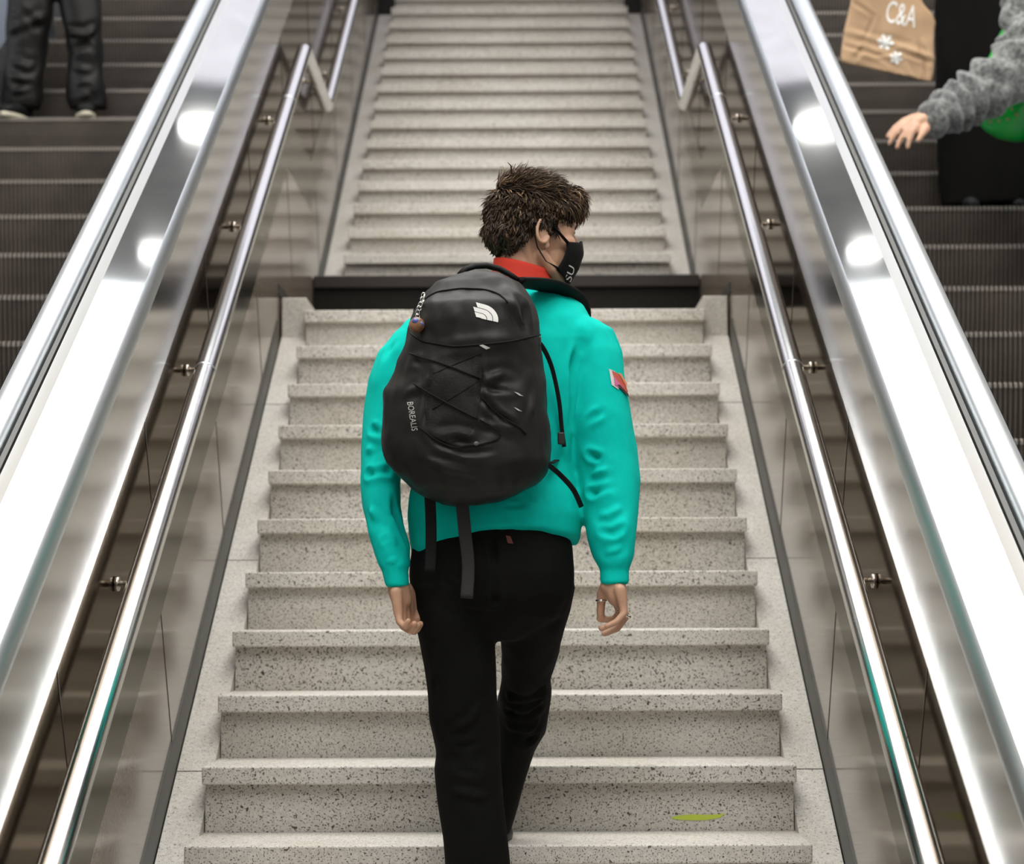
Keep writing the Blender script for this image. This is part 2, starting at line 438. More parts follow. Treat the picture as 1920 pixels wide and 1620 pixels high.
for s in (-1, 1):
    x0, x1 = s*.743, s*(WX-.007); yh = UY(16.8)
    m = MB(); nn_ = UN-.105; yl = NY+(UZ(2)+.002-zl(NY, nn_))/T30
    m.prism([(x0, y, z) for y, z in [(yl, zl(yl, nn_)), (yh, zl(yh, nn_)), (yh, zl(yh, nn_)-.4), (10.7, UZ(2)+.002)]], (x1-x0, 0, 0))
    m.build('stringer', M_STRING, upper)
    MB().box(min(x0, x1), max(x0, x1), UY(16.8), UY(18), UZ(16), UZ(17.6)).build('dark_end_block', M_BLACK_STONE, upper)
bs = tag(empty('black_landing_step', (0, 9.65, NZ)), 'black stone step spanning the landing at the foot of the upper flight', 'step')
MB().box(-WX+.004, WX-.004, 9.675, 9.98, NZ, UZ(2)-.052).build('riser', M_BLACK_STONE, bs)
MB().box(-WX+.004, WX-.004, 9.645, 10.13, UZ(2)-.052, UZ(2)).build('tread_slab', mat('dark honed stone', (.024, .019, .016), .4, spec=.3), bs, bevel=.004)

# ================================================================ HANDRAILS OF THE STAIR
def rod(mb, p, q, r, n=14): mb.tube([p, q], r, n)
for s in (-1, 1):
    side = 'left' if s < 0 else 'right'
    t = tag(empty('stair_handrail', (s*.79, 4, 1)), 'polished steel tube handrail on the %s wall of the stairs' % side, 'handrail', 'tube handrails of the stairs')
    hxx = s*.791; nh = .747
    k1 = (8.66, zl(8.66, nh)); k2y = k1[0]+1.02
    pts = [(hxx, 2.3, zl(2.3, nh)), (hxx, 3.5, zl(3.5, nh)), (hxx, 6, zl(6, nh)), (hxx, k1[0]-.03, zl(k1[0]-.03, nh)), (hxx, k1[0], k1[1]-.004), (hxx, k1[0]+.03, k1[1]),
           (hxx, k2y-.03, k1[1]), (hxx, k2y, k1[1]+.004), (hxx, k2y+.04, k1[1]+.04*T30), (hxx, 12, k1[1]+(12-k2y)*T30), (hxx, YE, k1[1]+(YE-k2y)*T30)]
    MB().tube(pts, .0285, 40).build('rail_tube', M_TUBE, t, True)
    brs = [(2.95, 0), (3.97, 0), (4.97, 0), (5.985, 0), (6.95, 0), (7.90, 0), (9.15, 2), (10.15, 1), (11.15, 1), (12.15, 1), (13.15, 1)]
    for y, md in brs:
        z = zl(y, nh) if md == 0 else (k1[1] if md == 2 else k1[1]+(y-k2y)*T30)
        b = MB(); z -= .012
        rod(b, (hxx, y, z), (s*(WX-.004), y, z), .0075)
        b.tube([(hxx, y, z-.022), (hxx, y, z-.004)], .0065, 10)
        b.tube([(hxx+s*.016, y, z), (hxx, y, z-.022)], .006, 10)
        o = b.build('bracket', M_BRACK, t, True)
        MB().tube([(s*(WX-.001), y, z), (s*(WX-.010), y, z), (s*(WX-.012), y, z)], [.017, .016, .010], 20).build('rosette', M_BRACK, o, True)
    # tube joint rings
    for y in (5.95, 8.05):
        z = zl(y, nh); d = np.array([0, C30, .5])
        MB().tube([np.array([hxx, y, z])-d*.004, np.array([hxx, y, z])+d*.004], .0292, 32).build('tube_joint', M_RAIL, t, True)

# ================================================================ ESCALATORS
def slope_strip(mb, prof, y0, y1, closed=False, mi=0, nseg=1):
    rings = []
    for y in np.linspace(y0, y1, nseg+1): rings.append([(x, y, zl(y, n)) for x, n in prof])
    mb.loft(rings, mi, cap=closed, closed=closed)
def cleated_step():
    """one pallet: tread with ribs, curved riser with ribs; origin at nosing, x from 0"""
    body = MB(); W = 1.03; p = .0186; n = int(W/p)
    rise, dep = .2315, .401
    # riser is a gentle curve
    cur = [(0.0, -.006), (.004, -.02), (.012, -.09), (.026, -.17), (.04, -.245)]
    body.loft([[(x, y+.009, z) for y, z in cur] for x in (0, W)], cap=False, closed=False)
    body.box(0, W, .006, dep+.03, -.02, -.006)
    body.m = [1]*len(body.f)
    for i in range(n):
        x0 = i*p+.002; x1 = x0+p*.52
        body.loft([[(x, y, z) for y, z in cur] for x in (x0, x1)], cap=False, closed=False)
        for xx in (x0, x1):
            body.add([(xx, y, z) for y, z in cur]+[(xx, y+.009, z) for y, z in cur], [(j, j+1, j+6, j+5) for j in range(4)])
        body.add([(x0, 0, -.006), (x1, 0, -.006), (x1, .012, 0), (x0, .012, 0), (x1, dep, 0), (x0, dep, 0), (x0, dep, -.006), (x1, dep, -.006)],
                 [(0, 1, 2, 3), (3, 2, 4, 5), (5, 4, 7, 6)])
    lip = MB()
    for i in range(n):
        x0 = i*p+.002; x1 = x0+p*.52
        lip.add([(x0, -.0008, -.020), (x1, -.0008, -.020), (x1, -.0008, -.006), (x0, -.0008, -.006), (x1, .011, .0008), (x0, .011, .0008)], [(0, 1, 2, 3), (3, 2, 4, 5)])
    return body, lip
_b, _l = cleated_step()
_bm = bpy.data.meshes.new('step'); _bm.from_pydata(_b.v, [], _b.f); _bm.materials.append(M_CLEAT); _bm.materials.append(M_DARK); _bm.polygons.foreach_set('material_index', _b.m)
_lm = bpy.data.meshes.new('step_edge'); _lm.from_pydata(_l.v, [], _l.f); _lm.materials.append(M_LIP)
EN = -.13
for s in (-1, 1):
    side = 'left' if s < 0 else 'right'
    t = tag(empty('escalator', (s*2.1, 4, 0)), 'escalator with dark cleated steps running beside the stairs on the %s' % side, 'escalator', 'escalators flanking the stairs')
    X = lambda v: s*v
    # flat deck over the stair wall
    d = MB(); slope_strip(d, [(X(WX-.004), 1.11), (X(WX-.006), 1.125), (X(WX+.003), 1.152), (X(WX+.012), 1.160)], Y0_, YE)
    d.build('deck_edge', M_RAIL, t, True)
    d = MB(); slope_strip(d, [(X(WX+.012), 1.160), (X(.967), 1.166)], Y0_, YE)
    d.build('deck', M_DECK, t, True)
    d = MB(); slope_strip(d, [(X(.967), 1.166), (X(.998), 1.160), (X(1.0), 1.150)], Y0_, YE)
    d.build('deck_border', mat('satin deck steel', (.72, .74, .75), .3, 1.0), t, False)
    d = MB(); slope_strip(d, [(X(1.0), 1.150), (X(1.003), 1.145), (X(1.004), 1.160), (X(1.014), 1.163), (X(1.015), 1.145), (X(1.022), 1.145)], Y0_, YE)
    d.build('deck_groove', M_GAP, t, False)
    pr = [(X(1.018+.066*u), 1.150+.036*(1-abs(2*u-1)**2.6)**.5) for u in np.linspace(0, 1, 19)]
    d = MB(); slope_strip(d, pr, Y0_, YE)
    d.build('balustrade_rail', M_RAIL, t, True)
    d = MB(); slope_strip(d, [(X(1.084), 1.150), (X(1.10), 1.10), (X(1.50), .06), (X(1.52), -.3)], Y0_, YE)
    d.build('inner_panel', M_RAIL, t, False)
    d = MB(); slope_strip(d, [(X(2.60), -.3), (X(2.60), .05), (X(3.02), 1.10), (X(3.05), 1.18), (X(3.38), 1.18)], Y0_, YE)
    d.build('far_balustrade', M_RAIL, t, False)
    ph = 8.345 if s < 0 else 7.985
    x0 = 1.54 if s > 0 else -2.57
    for k in range(-8, 18):
        y = ph + .4035*k
        o = bpy.data.objects.new('escalator_step', _bm); COL.objects.link(o); o.parent = t
        o.location = (x0-s*2.1, y-4, zl(y, EN))
        e = bpy.data.objects.new('step_edge', _lm); COL.objects.link(e); e.parent = o

# ================================================================ leaf on the riser
lf = MB(); cx, cy = 1308, 1533
pts = [(-50, 0), (-35, -4), (-10, -6), (20, -5), (52, -7), (40, 1), (12, 5), (-20, 5), (-44, 3)]
yr = NY-9*TR+.033-.002
lf.prism([at(cx+a, cy+b, yr) for a, b in pts], (0, .0015, 0))
tag(lf.build('leaf', M_LEAF), 'small yellow-green leaf stuck low on a granite riser right of the walking person', 'leaf')

# ================================================================ THE WALKING PERSON
P0 = at(895, 1735, 5.2)
person = tag(empty('person', (float(P0[0]), 5.2, NZ-11*RS)), 'person walking up the stairs in a turquoise sweatshirt and black trousers, looking right', 'person')
# --- head frame
HC = at(1001, 449, 5.285)
AZ = -math.radians(68); TL = math.radians(-6)
Rz = np.array([[math.cos(AZ), -math.sin(AZ), 0], [math.sin(AZ), math.cos(AZ), 0], [0, 0, 1]])
Rx = np.array([[1, 0, 0], [0, math.cos(TL), -math.sin(TL)], [0, math.sin(TL), math.cos(TL)]])
HR = Rz@Rx
def H(x, y, z): return HC + HR@np.array([x, y, z])
b = MB()
b.ball(H(0, -.008, .045), (.076, .102, .092), HR)
b.ball(H(0, .035, .02), (.066, .062, .08), HR)
b.ball(H(0, .045, -.035), (.054, .056, .065), HR)
b.ball(H(0, .067, -.085), (.026, .026, .022), HR)                     # chin
b.ball(H(0, .078, .047), (.048, .022, .014), HR)                      # brow
for q in (-1, 1):
    b.ball(H(q*.043, .066, -.005), (.024, .024, .022), HR)            # cheek bones
    b.limb([(H(q*.063, .0, -.045), .014), (H(q*.055, .03, -.075), .015), (H(q*.02, .07, -.092), .014)])   # jaw line
    b.ball(H(q*.031, .079, .028), (.0150, .012, .013), HR)            # eyelid bulge
    # ear: rim, lobe and bowl
    ear = []
    for a in np.linspace(-.5, 4.3, 13):
        ear.append((H(q*(.0815+.009*math.sin(a/1.5)), -.010-.017*math.sin(a)*1.0-.002, .006+.029*math.cos(a)), .0046))
    b.limb(ear)
    b.ball(H(q*.078, -.008, -.002), (.006, .013, .023), HR)
    b.ball(H(q*.0815, .002, -.026), (.005, .008, .010), HR)
b.limb([(H(0, .091, .03), .009), (H(0, .108, .002), .011), (H(0, .116, -.012), .012)])   # nose
for q in (-1, 1): b.ball(H(q*.012, .103, -.015), .009)
b.ball(H(0, .093, -.042), (.022, .010, .006), HR); b.ball(H(0, .091, -.053), (.020, .010, .007), HR)
# neck, shoulders, trunk
nb = at(988, 560, 5.275)
b.limb([(H(0, -.025, -.02), .056), (H(0, -.028, -.06), .052), (nb+np.array([0, 0, .03]), .050), (nb, .050)])
b.limb([(H(.050, -.045, -.02), .013), (nb+np.array([.03, -.02, .02]), .013)])
b.limb([(H(.055, .0, -.05), .013), (nb+np.array([.045, .03, .0]), .014)])
SL, SR = at(785, 655, 5.2), at(1092, 650, 5.2)
b.limb([(SL, .030), (nb-np.array([0, 0, .05]), .045)]); b.limb([(nb-np.array([0, 0, .05]), .045), (SR, .030)])
tr = [at(955, 640, 5.2), at(930, 800, 5.17), at(922, 960, 5.13), at(922, 1080, 5.14)]
b.limb([(tr[0], .105), (tr[1], .100), (tr[2], .090), (tr[3], .080)])
EL, ER = at(718, 860, 5.17), at(1138, 860, 5.17)
WL, WR = at(745, 1092, 5.05), at(1152, 1088, 5.08)
b.limb([(SL, .030), (EL, .030), (at(716, 960, 5.13), .026), (WL, .023)]); b.limb([(SR, .030), (ER, .032), (WR, .024)])
hipL, kneL, ankL = at(862, 1120, 5.14), at(872, 1420, 5.19), at(905, 1668, 5.2)
hipR, kneR, ankR = at(985, 1120, 5.16), at(985, 1330, 5.52), at(925, 1525, 5.47)
b.limb([(tr[3], .07), (hipL, .055), (kneL, .045), (ankL, .034)]); b.limb([(tr[3], .07), (hipR, .055), (kneR, .040), (ankR, .030)])
zs = NZ-11*RS; zr = NZ-10*RS
b.limb([(ankL, .034), ((ankL[0], 5.14, zs+.045), .032), ((ankL[0]-.01, 5.34, zs+.04), .026)])
b.limb([(ankR, .034), ((ankR[0], 5.44, zr+.045), .030), ((ankR[0]+.01, 5.61, zr+.04), .024)])
# --- hands in local pixel layout: (px, py, y, radius m)
def chain(mb, pts): mb.limb([(at(a, c, y), r) for a, c, y, r in pts])
# right hand: back of the hand towards the viewer's right, thumb hanging on the left, fingers curling in
chain(b, [(1152, 1088, 5.08, .025), (1153, 1103, 5.08, .026), (1157, 1118, 5.075, .024)])
chain(b, [(1140, 1100, 5.08, .018), (1146, 1112, 5.09, .017)])
for mc in ([(1150, 1105, 5.11, .017), (1160, 1136, 5.12, .012)], [(1155, 1105, 5.09, .017), (1164, 1138, 5.095, .0125)],
           [(1159, 1106, 5.07, .016), (1167, 1138, 5.07, .0125)], [(1162, 1106, 5.05, .014), (1168, 1134, 5.05, .0115)]): chain(b, mc)
chain(b, [(1160, 1136, 5.12, .0115), (1163, 1150, 5.125, .0098), (1150, 1163, 5.125, .009), (1124, 1160, 5.12, .0078)])        # index
chain(b, [(1164, 1138, 5.095, .012), (1168, 1157, 5.095, .0100), (1154, 1173, 5.095, .0092), (1128, 1178, 5.09, .0078)])      # middle
chain(b, [(1167, 1138, 5.07, .012), (1171, 1158, 5.068, .0098), (1157, 1178, 5.066, .0088), (1133, 1188, 5.065, .0074)])      # ring
chain(b, [(1168, 1134, 5.05, .0108), (1170, 1150, 5.045, .0086), (1156, 1166, 5.040, .0076), (1138, 1174, 5.040, .0066)])     # little
chain(b, [(1138, 1098, 5.09, .0155), (1129, 1113, 5.10, .0128), (1127, 1132, 5.11, .0102), (1126, 1150, 5.115, .0095), (1128, 1162, 5.12, .0078)])  # thumb
# left hand: loosely closed, knuckles down
chain(b, [(746, 1090, 5.05, .024), (748, 1106, 5.055, .026), (753, 1124, 5.06, .024)])
for mc in ([(762, 1108, 5.085, .015), (768, 1146, 5.09, .012)], [(754, 1110, 5.07, .017), (760, 1152, 5.07, .0125)],
           [(748, 1110, 5.05, .016), (753, 1154, 5.05, .012)], [(743, 1110, 5.03, .014), (747, 1150, 5.03, .0115)]): chain(b, mc)
chain(b, [(768, 1146, 5.09, .0115), (772, 1168, 5.095, .0096), (781, 1180, 5.085, .009), (788, 1170, 5.06, .0078)])
chain(b, [(760, 1152, 5.07, .012), (764, 1174, 5.07, .0100), (776, 1184, 5.055, .0092), (784, 1172, 5.035, .008)])
chain(b, [(753, 1154, 5.05, .0115), (756, 1174, 5.045, .0095), (768, 1182, 5.03, .0088), (777, 1170, 5.015, .0076)])
chain(b, [(747, 1150, 5.03, .0105), (749, 1166, 5.022, .0086), (759, 1175, 5.008, .0076), (766, 1164, 5.00, .0066)])
chain(b, [(762, 1104, 5.08, .0155), (774, 1122, 5.10, .0125), (781, 1142, 5.105, .0102), (783, 1160, 5.095, .0088)])
body = link_mesh('body', b.fuse(.0032, 3), M_SKIN, person)
# eyes
for q in (-1, 1):
    MB().ball(H(q*.031, .0785, .0255), (.0110, .0120, .0050), HR).build('eye', M_WHITE, person, True)
    MB().ball(H(q*.032, .0855, .0255), (.0085, .0060, .0048), HR).build('iris', M_DARK, person, True)
    MB().tube([H(q*(.031+.018*u), .087-.010*u*u*1.2, .046+.004*(1-u*u)) for u in np.linspace(-1, 1, 7)], [.001, .0026, .003, .003, .003, .0024, .001], 8).build('eyebrow', M_HAIR, person, True)

# --- hair: shaped cap plus locks
random.seed(4)
hc = MB()
hc.ball(H(0, -.014, .052), (.089, .112, .096), HR)
hc.ball(H(0, -.048, .005), (.076, .078, .058), HR)
hc.ball(H(0, .050, .090), (.064, .050, .042), HR)
def hair_keep(l):
    x, y, z = l
    if y > .085: return z > .060
    if y > .030: return z > .062-.25*(.085-y) if False else z > .038
    if y > -.018: return z > .022 if y < .012 else z > -.004+.9*max(0, y-.012)
    if y > -.060: return z > .022-(-.018-y)*1.45
    return z > -.050
def hair_fn(co, no):
    d = np.array([noise.noise(Vector((c[0]*30, c[1]*30, c[2]*22)))*.007+noise.noise(Vector((c[0]*75, c[1]*75, c[2]*45)))*.004 for c in co])
    return co + no*d[:, None]
hm = hc.fuse(.005, 4, hair_fn)
loc = (np.array([v.co[:] for v in hm.vertices])-HC)@HR
bm = bmesh.new(); bm.from_mesh(hm); bm.verts.ensure_lookup_table()
bmesh.ops.delete(bm, geom=[v for v in bm.verts if not hair_keep(loc[v.index])], context='VERTS'); bm.to_mesh(hm); bm.free()
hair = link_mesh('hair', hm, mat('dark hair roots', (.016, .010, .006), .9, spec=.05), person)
def lock(mb, root, dirs, w, mi):
    pts = [np.array(root)]
    for d in dirs: pts.append(pts[-1]+np.array(d))
    pts = [H(*p) for p in pts]; n = len(pts)
    mb.tube(pts, [w*(1-.85*(i/(n-1))**1.4) for i in range(n)], 5, mi, flat=.45, cap=True)
lk = MB()
hm.calc_loop_triangles()
_hv = (np.array([v.co[:] for v in hm.vertices])-HC)@HR
_hn = np.array([v.normal[:] for v in hm.vertices])@HR
_fc = [tuple(p.vertices) for p in hm.polygons]
for i in range(6800):
    f = random.choice(_fc)
    p = _hv[list(f)].mean(0); v = _hn[list(f)].mean(0); v /= np.linalg.norm(v)
    g = random.gauss
    topness = max(0, min(1, (p[2]-.075)/.05)); front = max(0, min(1, (p[1]-.01)/.08))
    ln = .024+.030*topness+.020*front
    if p[1] > .015 and p[2] < .072: ln = .012
    down = np.array([0, -.10, -1.0]); fw = np.array([.15*g(0, 1), 1.0, .25])
    flow = down*(1-topness)*(1-.3*front)+fw*(topness+.6*front)
    flow = flow - v*(flow@v); flow /= np.linalg.norm(flow)+1e-6
    curl = np.array([g(0, .35), g(0, .3), g(0, .3)])
    ds = []
    for k in range(4):
        d = flow*(1-.1*k)+v*(.34+.45*topness*(k < 2)-.18*k-.25*front*(k > 1))+curl*(.35+.25*k)+np.array([0, 0, -.35*front*k])
        ds.append(d/np.linalg.norm(d)*ln/4)
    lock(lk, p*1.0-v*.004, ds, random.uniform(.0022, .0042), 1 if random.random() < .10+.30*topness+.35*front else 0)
# fringe tumbling over the forehead
for i in range(420):
    x = random.uniform(-.06, .050); z = random.uniform(.080, .128); y = .094-.35*abs(x)-(z-.075)*.55
    ds = []
    a = random.gauss(0, .5); ln = random.uniform(.038, .068)
    for k in range(5):
        d = np.array([a*.5+random.gauss(0, .25), 1.05-.36*k, .30-.42*k+random.gauss(0, .15)]); ds.append(d/np.linalg.norm(d)*ln/5)
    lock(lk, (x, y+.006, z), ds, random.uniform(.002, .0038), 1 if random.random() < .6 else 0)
# side burn in front of the ear
for q in (-1, 1):
    for i in range(60):
        y = random.uniform(.004, .030); z = random.uniform(-.004, .03)
        lock(lk, (q*(.0765-.25*max(0, y-.005)), y, z+.012), [(0, random.gauss(0, .002), -.006)]*3, .0022, 0)
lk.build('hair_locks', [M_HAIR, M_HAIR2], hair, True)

# --- face mask with ear loops
def mask_pt(u, v):
    """u -1..1 across the face, v 0..1 from the nose bridge down to below the chin"""
    top = .010+.006*(1-abs(u))**2; bot = -.108
    w = abs(u)
    z = (top-.018*w)*(1-v)+(bot+.030*w**1.5)*v
    yc = .131-.030*abs(v-.25)-.012*max(0, v-.6)/.4
    y = yc*math.cos(u*1.12)**.75-.012*w
    x = .076*math.sin(u*1.12)/math.sin(1.12)*(1-.12*v)
    return H(x, y, z)
mk = MB(); NU, NV = 29, 15
grid = [[mask_pt(-1+2*i/(NU-1), j/(NV-1)) for i in range(NU)] for j in range(NV)]
mk.loft(grid, cap=False, closed=False)
mko = mk.build('face_mask', M_MASK, person, True)
md = mko.modifiers.new('s', 'SOLIDIFY'); md.thickness = .0025
for q in (-1, 1):
    a, c = (mask_pt(q*.98, .03)-HC)@HR, (mask_pt(q*.98, .93)-HC)@HR
    ctl = [a, np.array([q*.080, .020, .018]), np.array([q*.0805, .008, .032]), np.array([q*.084, -.014, .040]), np.array([q*.087, -.034, .020]), np.array([q*.086, -.034, -.006]), np.array([q*.079, -.020, -.034]), np.array([q*.070, .008, -.062]), c]
    MB().tube([H(*p) for p in ctl], [.006, .005, .0032, .0028, .0025, .0025, .0026, .003, .006], 8, flat=.5).build('ear_loop', M_MASK, mko, True)
mg = MB(); mbv = bvh_of(mko.data)
_off = np.array([0, 0, 0])
lettering(mg, mbv, 'SU', (1060.5, 524.5), (7.5, -22), (-9.0, -4.5), .0022, 5.2) if False else lettering(mg, mbv, 'SU', (1069, 529), (8, -27), (-11, -6), .0022, 5.2)
mg.build('mask_lettering', M_WHITE, mko)

# --- red collar
cc = at(980, 512, 5.275)
rg = []
for z, r in ((-.05, .080), (-.02, .074), (.008, .069), (.018, .068), (.019, .065), (.0, .064)):
    rg.append(oval(cc+np.array([0, 0, z]), r*1.02, r*.98, 32, dz=lambda u, w: -.017*u))
MB().loft(rg, cap=False).build('red_collar', M_RED, person, True)

# --- turquoise sweatshirt
sw = MB()
def R(px, py, y, hw, hd, **k): return oval(at(px, py, y), hx(hw, y), hd, **k)
sw.loft([R(990, 545, 5.27, 50, .062), R(986, 556, 5.265, 80, .080), R(972, 572, 5.25, 122, .092), R(958, 600, 5.235, 152, .105, pw=2.3), R(952, 640, 5.22, 160, .118, pw=2.3), R(942, 720, 5.20, 152, .126, pw=2.3),
         R(932, 800, 5.185, 148, .126, pw=2.3), R(926, 870, 5.17, 150, .126), R(926, 930, 5.155, 160, .130), R(928, 965, 5.15, 163, .134),
         R(929, 990, 5.15, 160, .134, dz=lambda u, w: -hx(22, 5.1)*abs(u)**2+hx(6, 5.1)*u), R(929, 1000, 5.15, 155, .130, dz=lambda u, w: -hx(34, 5.1)*abs(u)**2+hx(14, 5.1)*u+hx(8, 5)*(w < 0)),
         R(928, 1003, 5.15, 150, .122, dz=lambda u, w: -hx(38, 5.1)*abs(u)**2+hx(16, 5.1)*u+hx(8, 5)*(w < 0))])
# right sleeve
sw.loft([R(1085, 600, 5.235, 34, .06), R(1100, 620, 5.23, 48, .075), R(1112, 660, 5.22, 53, .082), R(1119, 720, 5.205, 55, .085), R(1124, 780, 5.19, 60, .084),
         R(1133, 840, 5.18, 62, .082), R(1141, 900, 5.165, 60, .080), R(1145, 960, 5.14, 53, .074), R(1147, 1010, 5.115, 46, .066), R(1151, 1045, 5.10, 38, .056),
         R(1152, 1060, 5.09, 31, .043), R(1152, 1068, 5.088, 27, .036), R(1152, 1090, 5.083, 27.5, .036), R(1152, 1096, 5.08, 26, .034)])
sw.ball(at(1090, 640, 5.22), (hx(45, 5.2), .085, hx(50, 5.2)))
# left sleeve
sw.loft([R(800, 605, 5.225, 34, .06), R(782, 625, 5.22, 44, .072), R(760, 660, 5.215, 52, .08), R(744, 710, 5.20, 54, .082), R(735, 770, 5.19, 53, .082),
         R(724, 840, 5.175, 48, .082), R(714, 900, 5.155, 38, .078), R(715, 950, 5.13, 35, .072), R(724, 1000, 5.10, 35, .064), R(735, 1040, 5.075, 33, .056),
         R(740, 1060, 5.06, 30, .046), R(741, 1067, 5.058, 25, .037), R(745, 1090, 5.052, 23, .034), R(746, 1100, 5.05, 22.5, .033)])
sw.ball(at(790, 640, 5.22), (hx(45, 5.2), .085, hx(50, 5.2)))
F_ = lambda pts, y: [at(a, c, y) for a, c in pts]
sw_lines = [
 (F_([(1090, 640), (1072, 690), (1066, 740), (1066, 800)], 5.13), .010, -.012),
 (F_([(1075, 600), (1092, 625), (1098, 660), (1092, 700)], 5.12), .009, .006),
 (F_([(1075, 820), (1098, 790), (1130, 770)], 5.10), .010, -.009),
 (F_([(1072, 850), (1100, 850), (1128, 862)], 5.10), .009, -.011),
 (F_([(1080, 885), (1105, 890), (1140, 880)], 5.09), .010, .008),
 (F_([(1080, 915), (1115, 925), (1150, 915)], 5.09), .010, -.009),
 (F_([(1100, 960), (1140, 965), (1180, 940)], 5.06), .011, .006),
 (F_([(1105, 990), (1150, 1000), (1188, 975)], 5.05), .010, -.007),
 (F_([(1115, 1040), (1150, 1032), (1180, 1020)], 5.04), .009, .006),
 (F_([(1150, 600), (1165, 650), (1160, 700)], 5.2), .010, -.006),
 (F_([(1040, 880), (1065, 905), (1088, 925)], 5.04), .007, -.010),
 (F_([(1020, 895), (1050, 915), (1088, 945)], 5.03), .007, .009),
 (F_([(990, 915), (1030, 925), (1088, 962)], 5.02), .007, -.011),
 (F_([(970, 935), (1020, 938), (1086, 975)], 5.02), .007, .008),
 (F_([(950, 948), (1010, 950), (1080, 985)], 5.02), .006, -.008),
 (F_([(760, 915), (790, 950), (830, 960)], 5.03), .009, -.006),
 (F_([(742, 900), (740, 960), (756, 1010), (775, 1035)], 5.07), .010, -.010),
 (F_([(760, 1020), (800, 990), (820, 985)], 5.03), .009, .006),
 (F_([(690, 800), (715, 815), (738, 812)], 5.11), .010, -.008),
 (F_([(685, 840), (712, 848), (735, 845)], 5.11), .010, .006),
 (F_([(680, 885), (705, 890), (735, 880)], 5.09), .010, -.008),
 (F_([(690, 950), (712, 975), (735, 985)], 5.06), .010, .005),
 (F_([(705, 1020), (728, 1005), (748, 1010)], 5.02), .009, -.007),
 (F_([(705, 1058), (735, 1050), (760, 1040)], 5.01), .008, .006),
 (F_([(735, 640), (728, 690), (712, 740)], 5.15), .010, -.007),
]
def sw_fn(co, no):
    co = folds(co, no, [(p, w*.9, a*1.35) for p, w, a in sw_lines])
    return ripple(co, no, (22, 22, 9), .0035, 3.1)
swm = sw.fuse(.005, 8, sw_fn)
swo = link_mesh('sweatshirt', swm, M_SWEAT, person)
swb = bvh_of(swm)
pt = MB()
q = [(1142, 694), (1168, 708), (1180, 742), (1150, 724)]
sheet(pt, swb, [(1141, 692), (1152, 697), (1159, 731), (1146, 722)], .002, mi=0)
sheet(pt, swb, [(1146, 695), (1164, 705), (1176, 736), (1172, 736), (1152, 712), (1150, 708)], .0028, mi=1)
sheet(pt, swb, [(1150, 706), (1154, 712), (1174, 738), (1160, 728), (1151, 722)], .0032, mi=2)
sheet(pt, swb, [(1155, 722), (1160, 722), (1178, 742), (1176, 745)], .0038, mi=3)
sheet(pt, swb, [(1157, 699), (1163, 702), (1175, 724), (1172, 726)], .0038, mi=4)
pt.build('sleeve_patch', [mat('patch white', (.7, .6, .62), .7), mat('patch red', (.55, .10, .07), .7), mat('patch pink', (.62, .16, .36), .7), mat('patch dark', (.06, .02, .02), .7), mat('patch orange', (.7, .25, .12), .7)], swo)

# --- black trousers
jn = MB()
jn.loft([R(926, 950, 5.15, 142, .112), R(925, 985, 5.15, 146, .118), R(924, 1030, 5.15, 152, .128), R(922, 1075, 5.145, 155, .138), R(922, 1120, 5.15, 152, .136), R(924, 1155, 5.16, 136, .110), R(927, 1180, 5.165, 95, .085), R(931, 1203, 5.17, 36, .05)])
jn.loft([R(852, 1100, 5.145, 84, .115), R(853, 1150, 5.15, 78, .11), R(857, 1200, 5.155, 70.5, .102), R(863, 1250, 5.16, 67, .097), R(866, 1300, 5.17, 65, .092), R(869, 1350, 5.18, 66, .088), R(875, 1385, 5.19, 63, .082),
         R(878, 1411, 5.19, 60, .080), R(877, 1441, 5.19, 63, .082), R(882, 1500, 5.19, 62, .08), R(890, 1560, 5.195, 60.5, .078), R(896, 1620, 5.2, 61, .078), R(900, 1700, 5.2, 64, .08), R(900, 1712, 5.2, 60, .075)])
jn.loft([R(1000, 1100, 5.16, 78, .112), R(1001, 1140, 5.19, 70, .11), R(998, 1180, 5.23, 61, .105), R(994, 1225, 5.30, 54, .105), R(987, 1270, 5.37, 46, .11), R(984, 1300, 5.42, 50, .115), R(980, 1335, 5.46, 50, .11), R(975, 1375, 5.48, 48, .095),
         R(960, 1410, 5.48, 42, .085), R(947, 1450, 5.475, 42, .08), R(933, 1500, 5.47, 41, .075), R(920, 1545, 5.46, 41, .075), R(915, 1566, 5.46, 40, .07)])
jl_ = [
 (F_([(806, 1374), (850, 1372), (885, 1350), (905, 1320)], 5.09), .010, .008),
 (F_([(812, 1400), (870, 1402), (930, 1386)], 5.10), .010, -.010),
 (F_([(815, 1425), (870, 1425), (935, 1415)], 5.10), .009, .008),
 (F_([(815, 1444), (880, 1447), (925, 1460)], 5.10), .009, -.009),
 (F_([(830, 1480), (890, 1492), (938, 1500)], 5.11), .010, .006),
 (F_([(795, 1330), (815, 1290), (830, 1260)], 5.1), .010, -.004),
 (F_([(940, 1310), (990, 1308), (1034, 1296)], 5.33), .010, .012),
 (F_([(940, 1335), (990, 1340), (1032, 1322)], 5.36), .010, -.010),
 (F_([(945, 1360), (990, 1368), (1028, 1352)], 5.38), .010, .010),
 (F_([(950, 1385), (990, 1388), (1020, 1382)], 5.40), .009, -.010),
 (F_([(785, 1080), (830, 1110), (880, 1130)], 5.02), .010, -.006),
 (F_([(790, 1120), (850, 1140), (915, 1140)], 5.03), .008, .006),
 (F_([(800, 1060), (830, 1075), (860, 1100)], 5.02), .008, .006),
 (F_([(925, 1000), (928, 1080), (930, 1180)], 5.02), .008, -.012),
]
def jn_fn(co, no):
    co = folds(co, no, jl_)
    return ripple(co, no, (20, 20, 10), .003, 7.7)
jmesh = jn.fuse(.0055, 12, jn_fn)
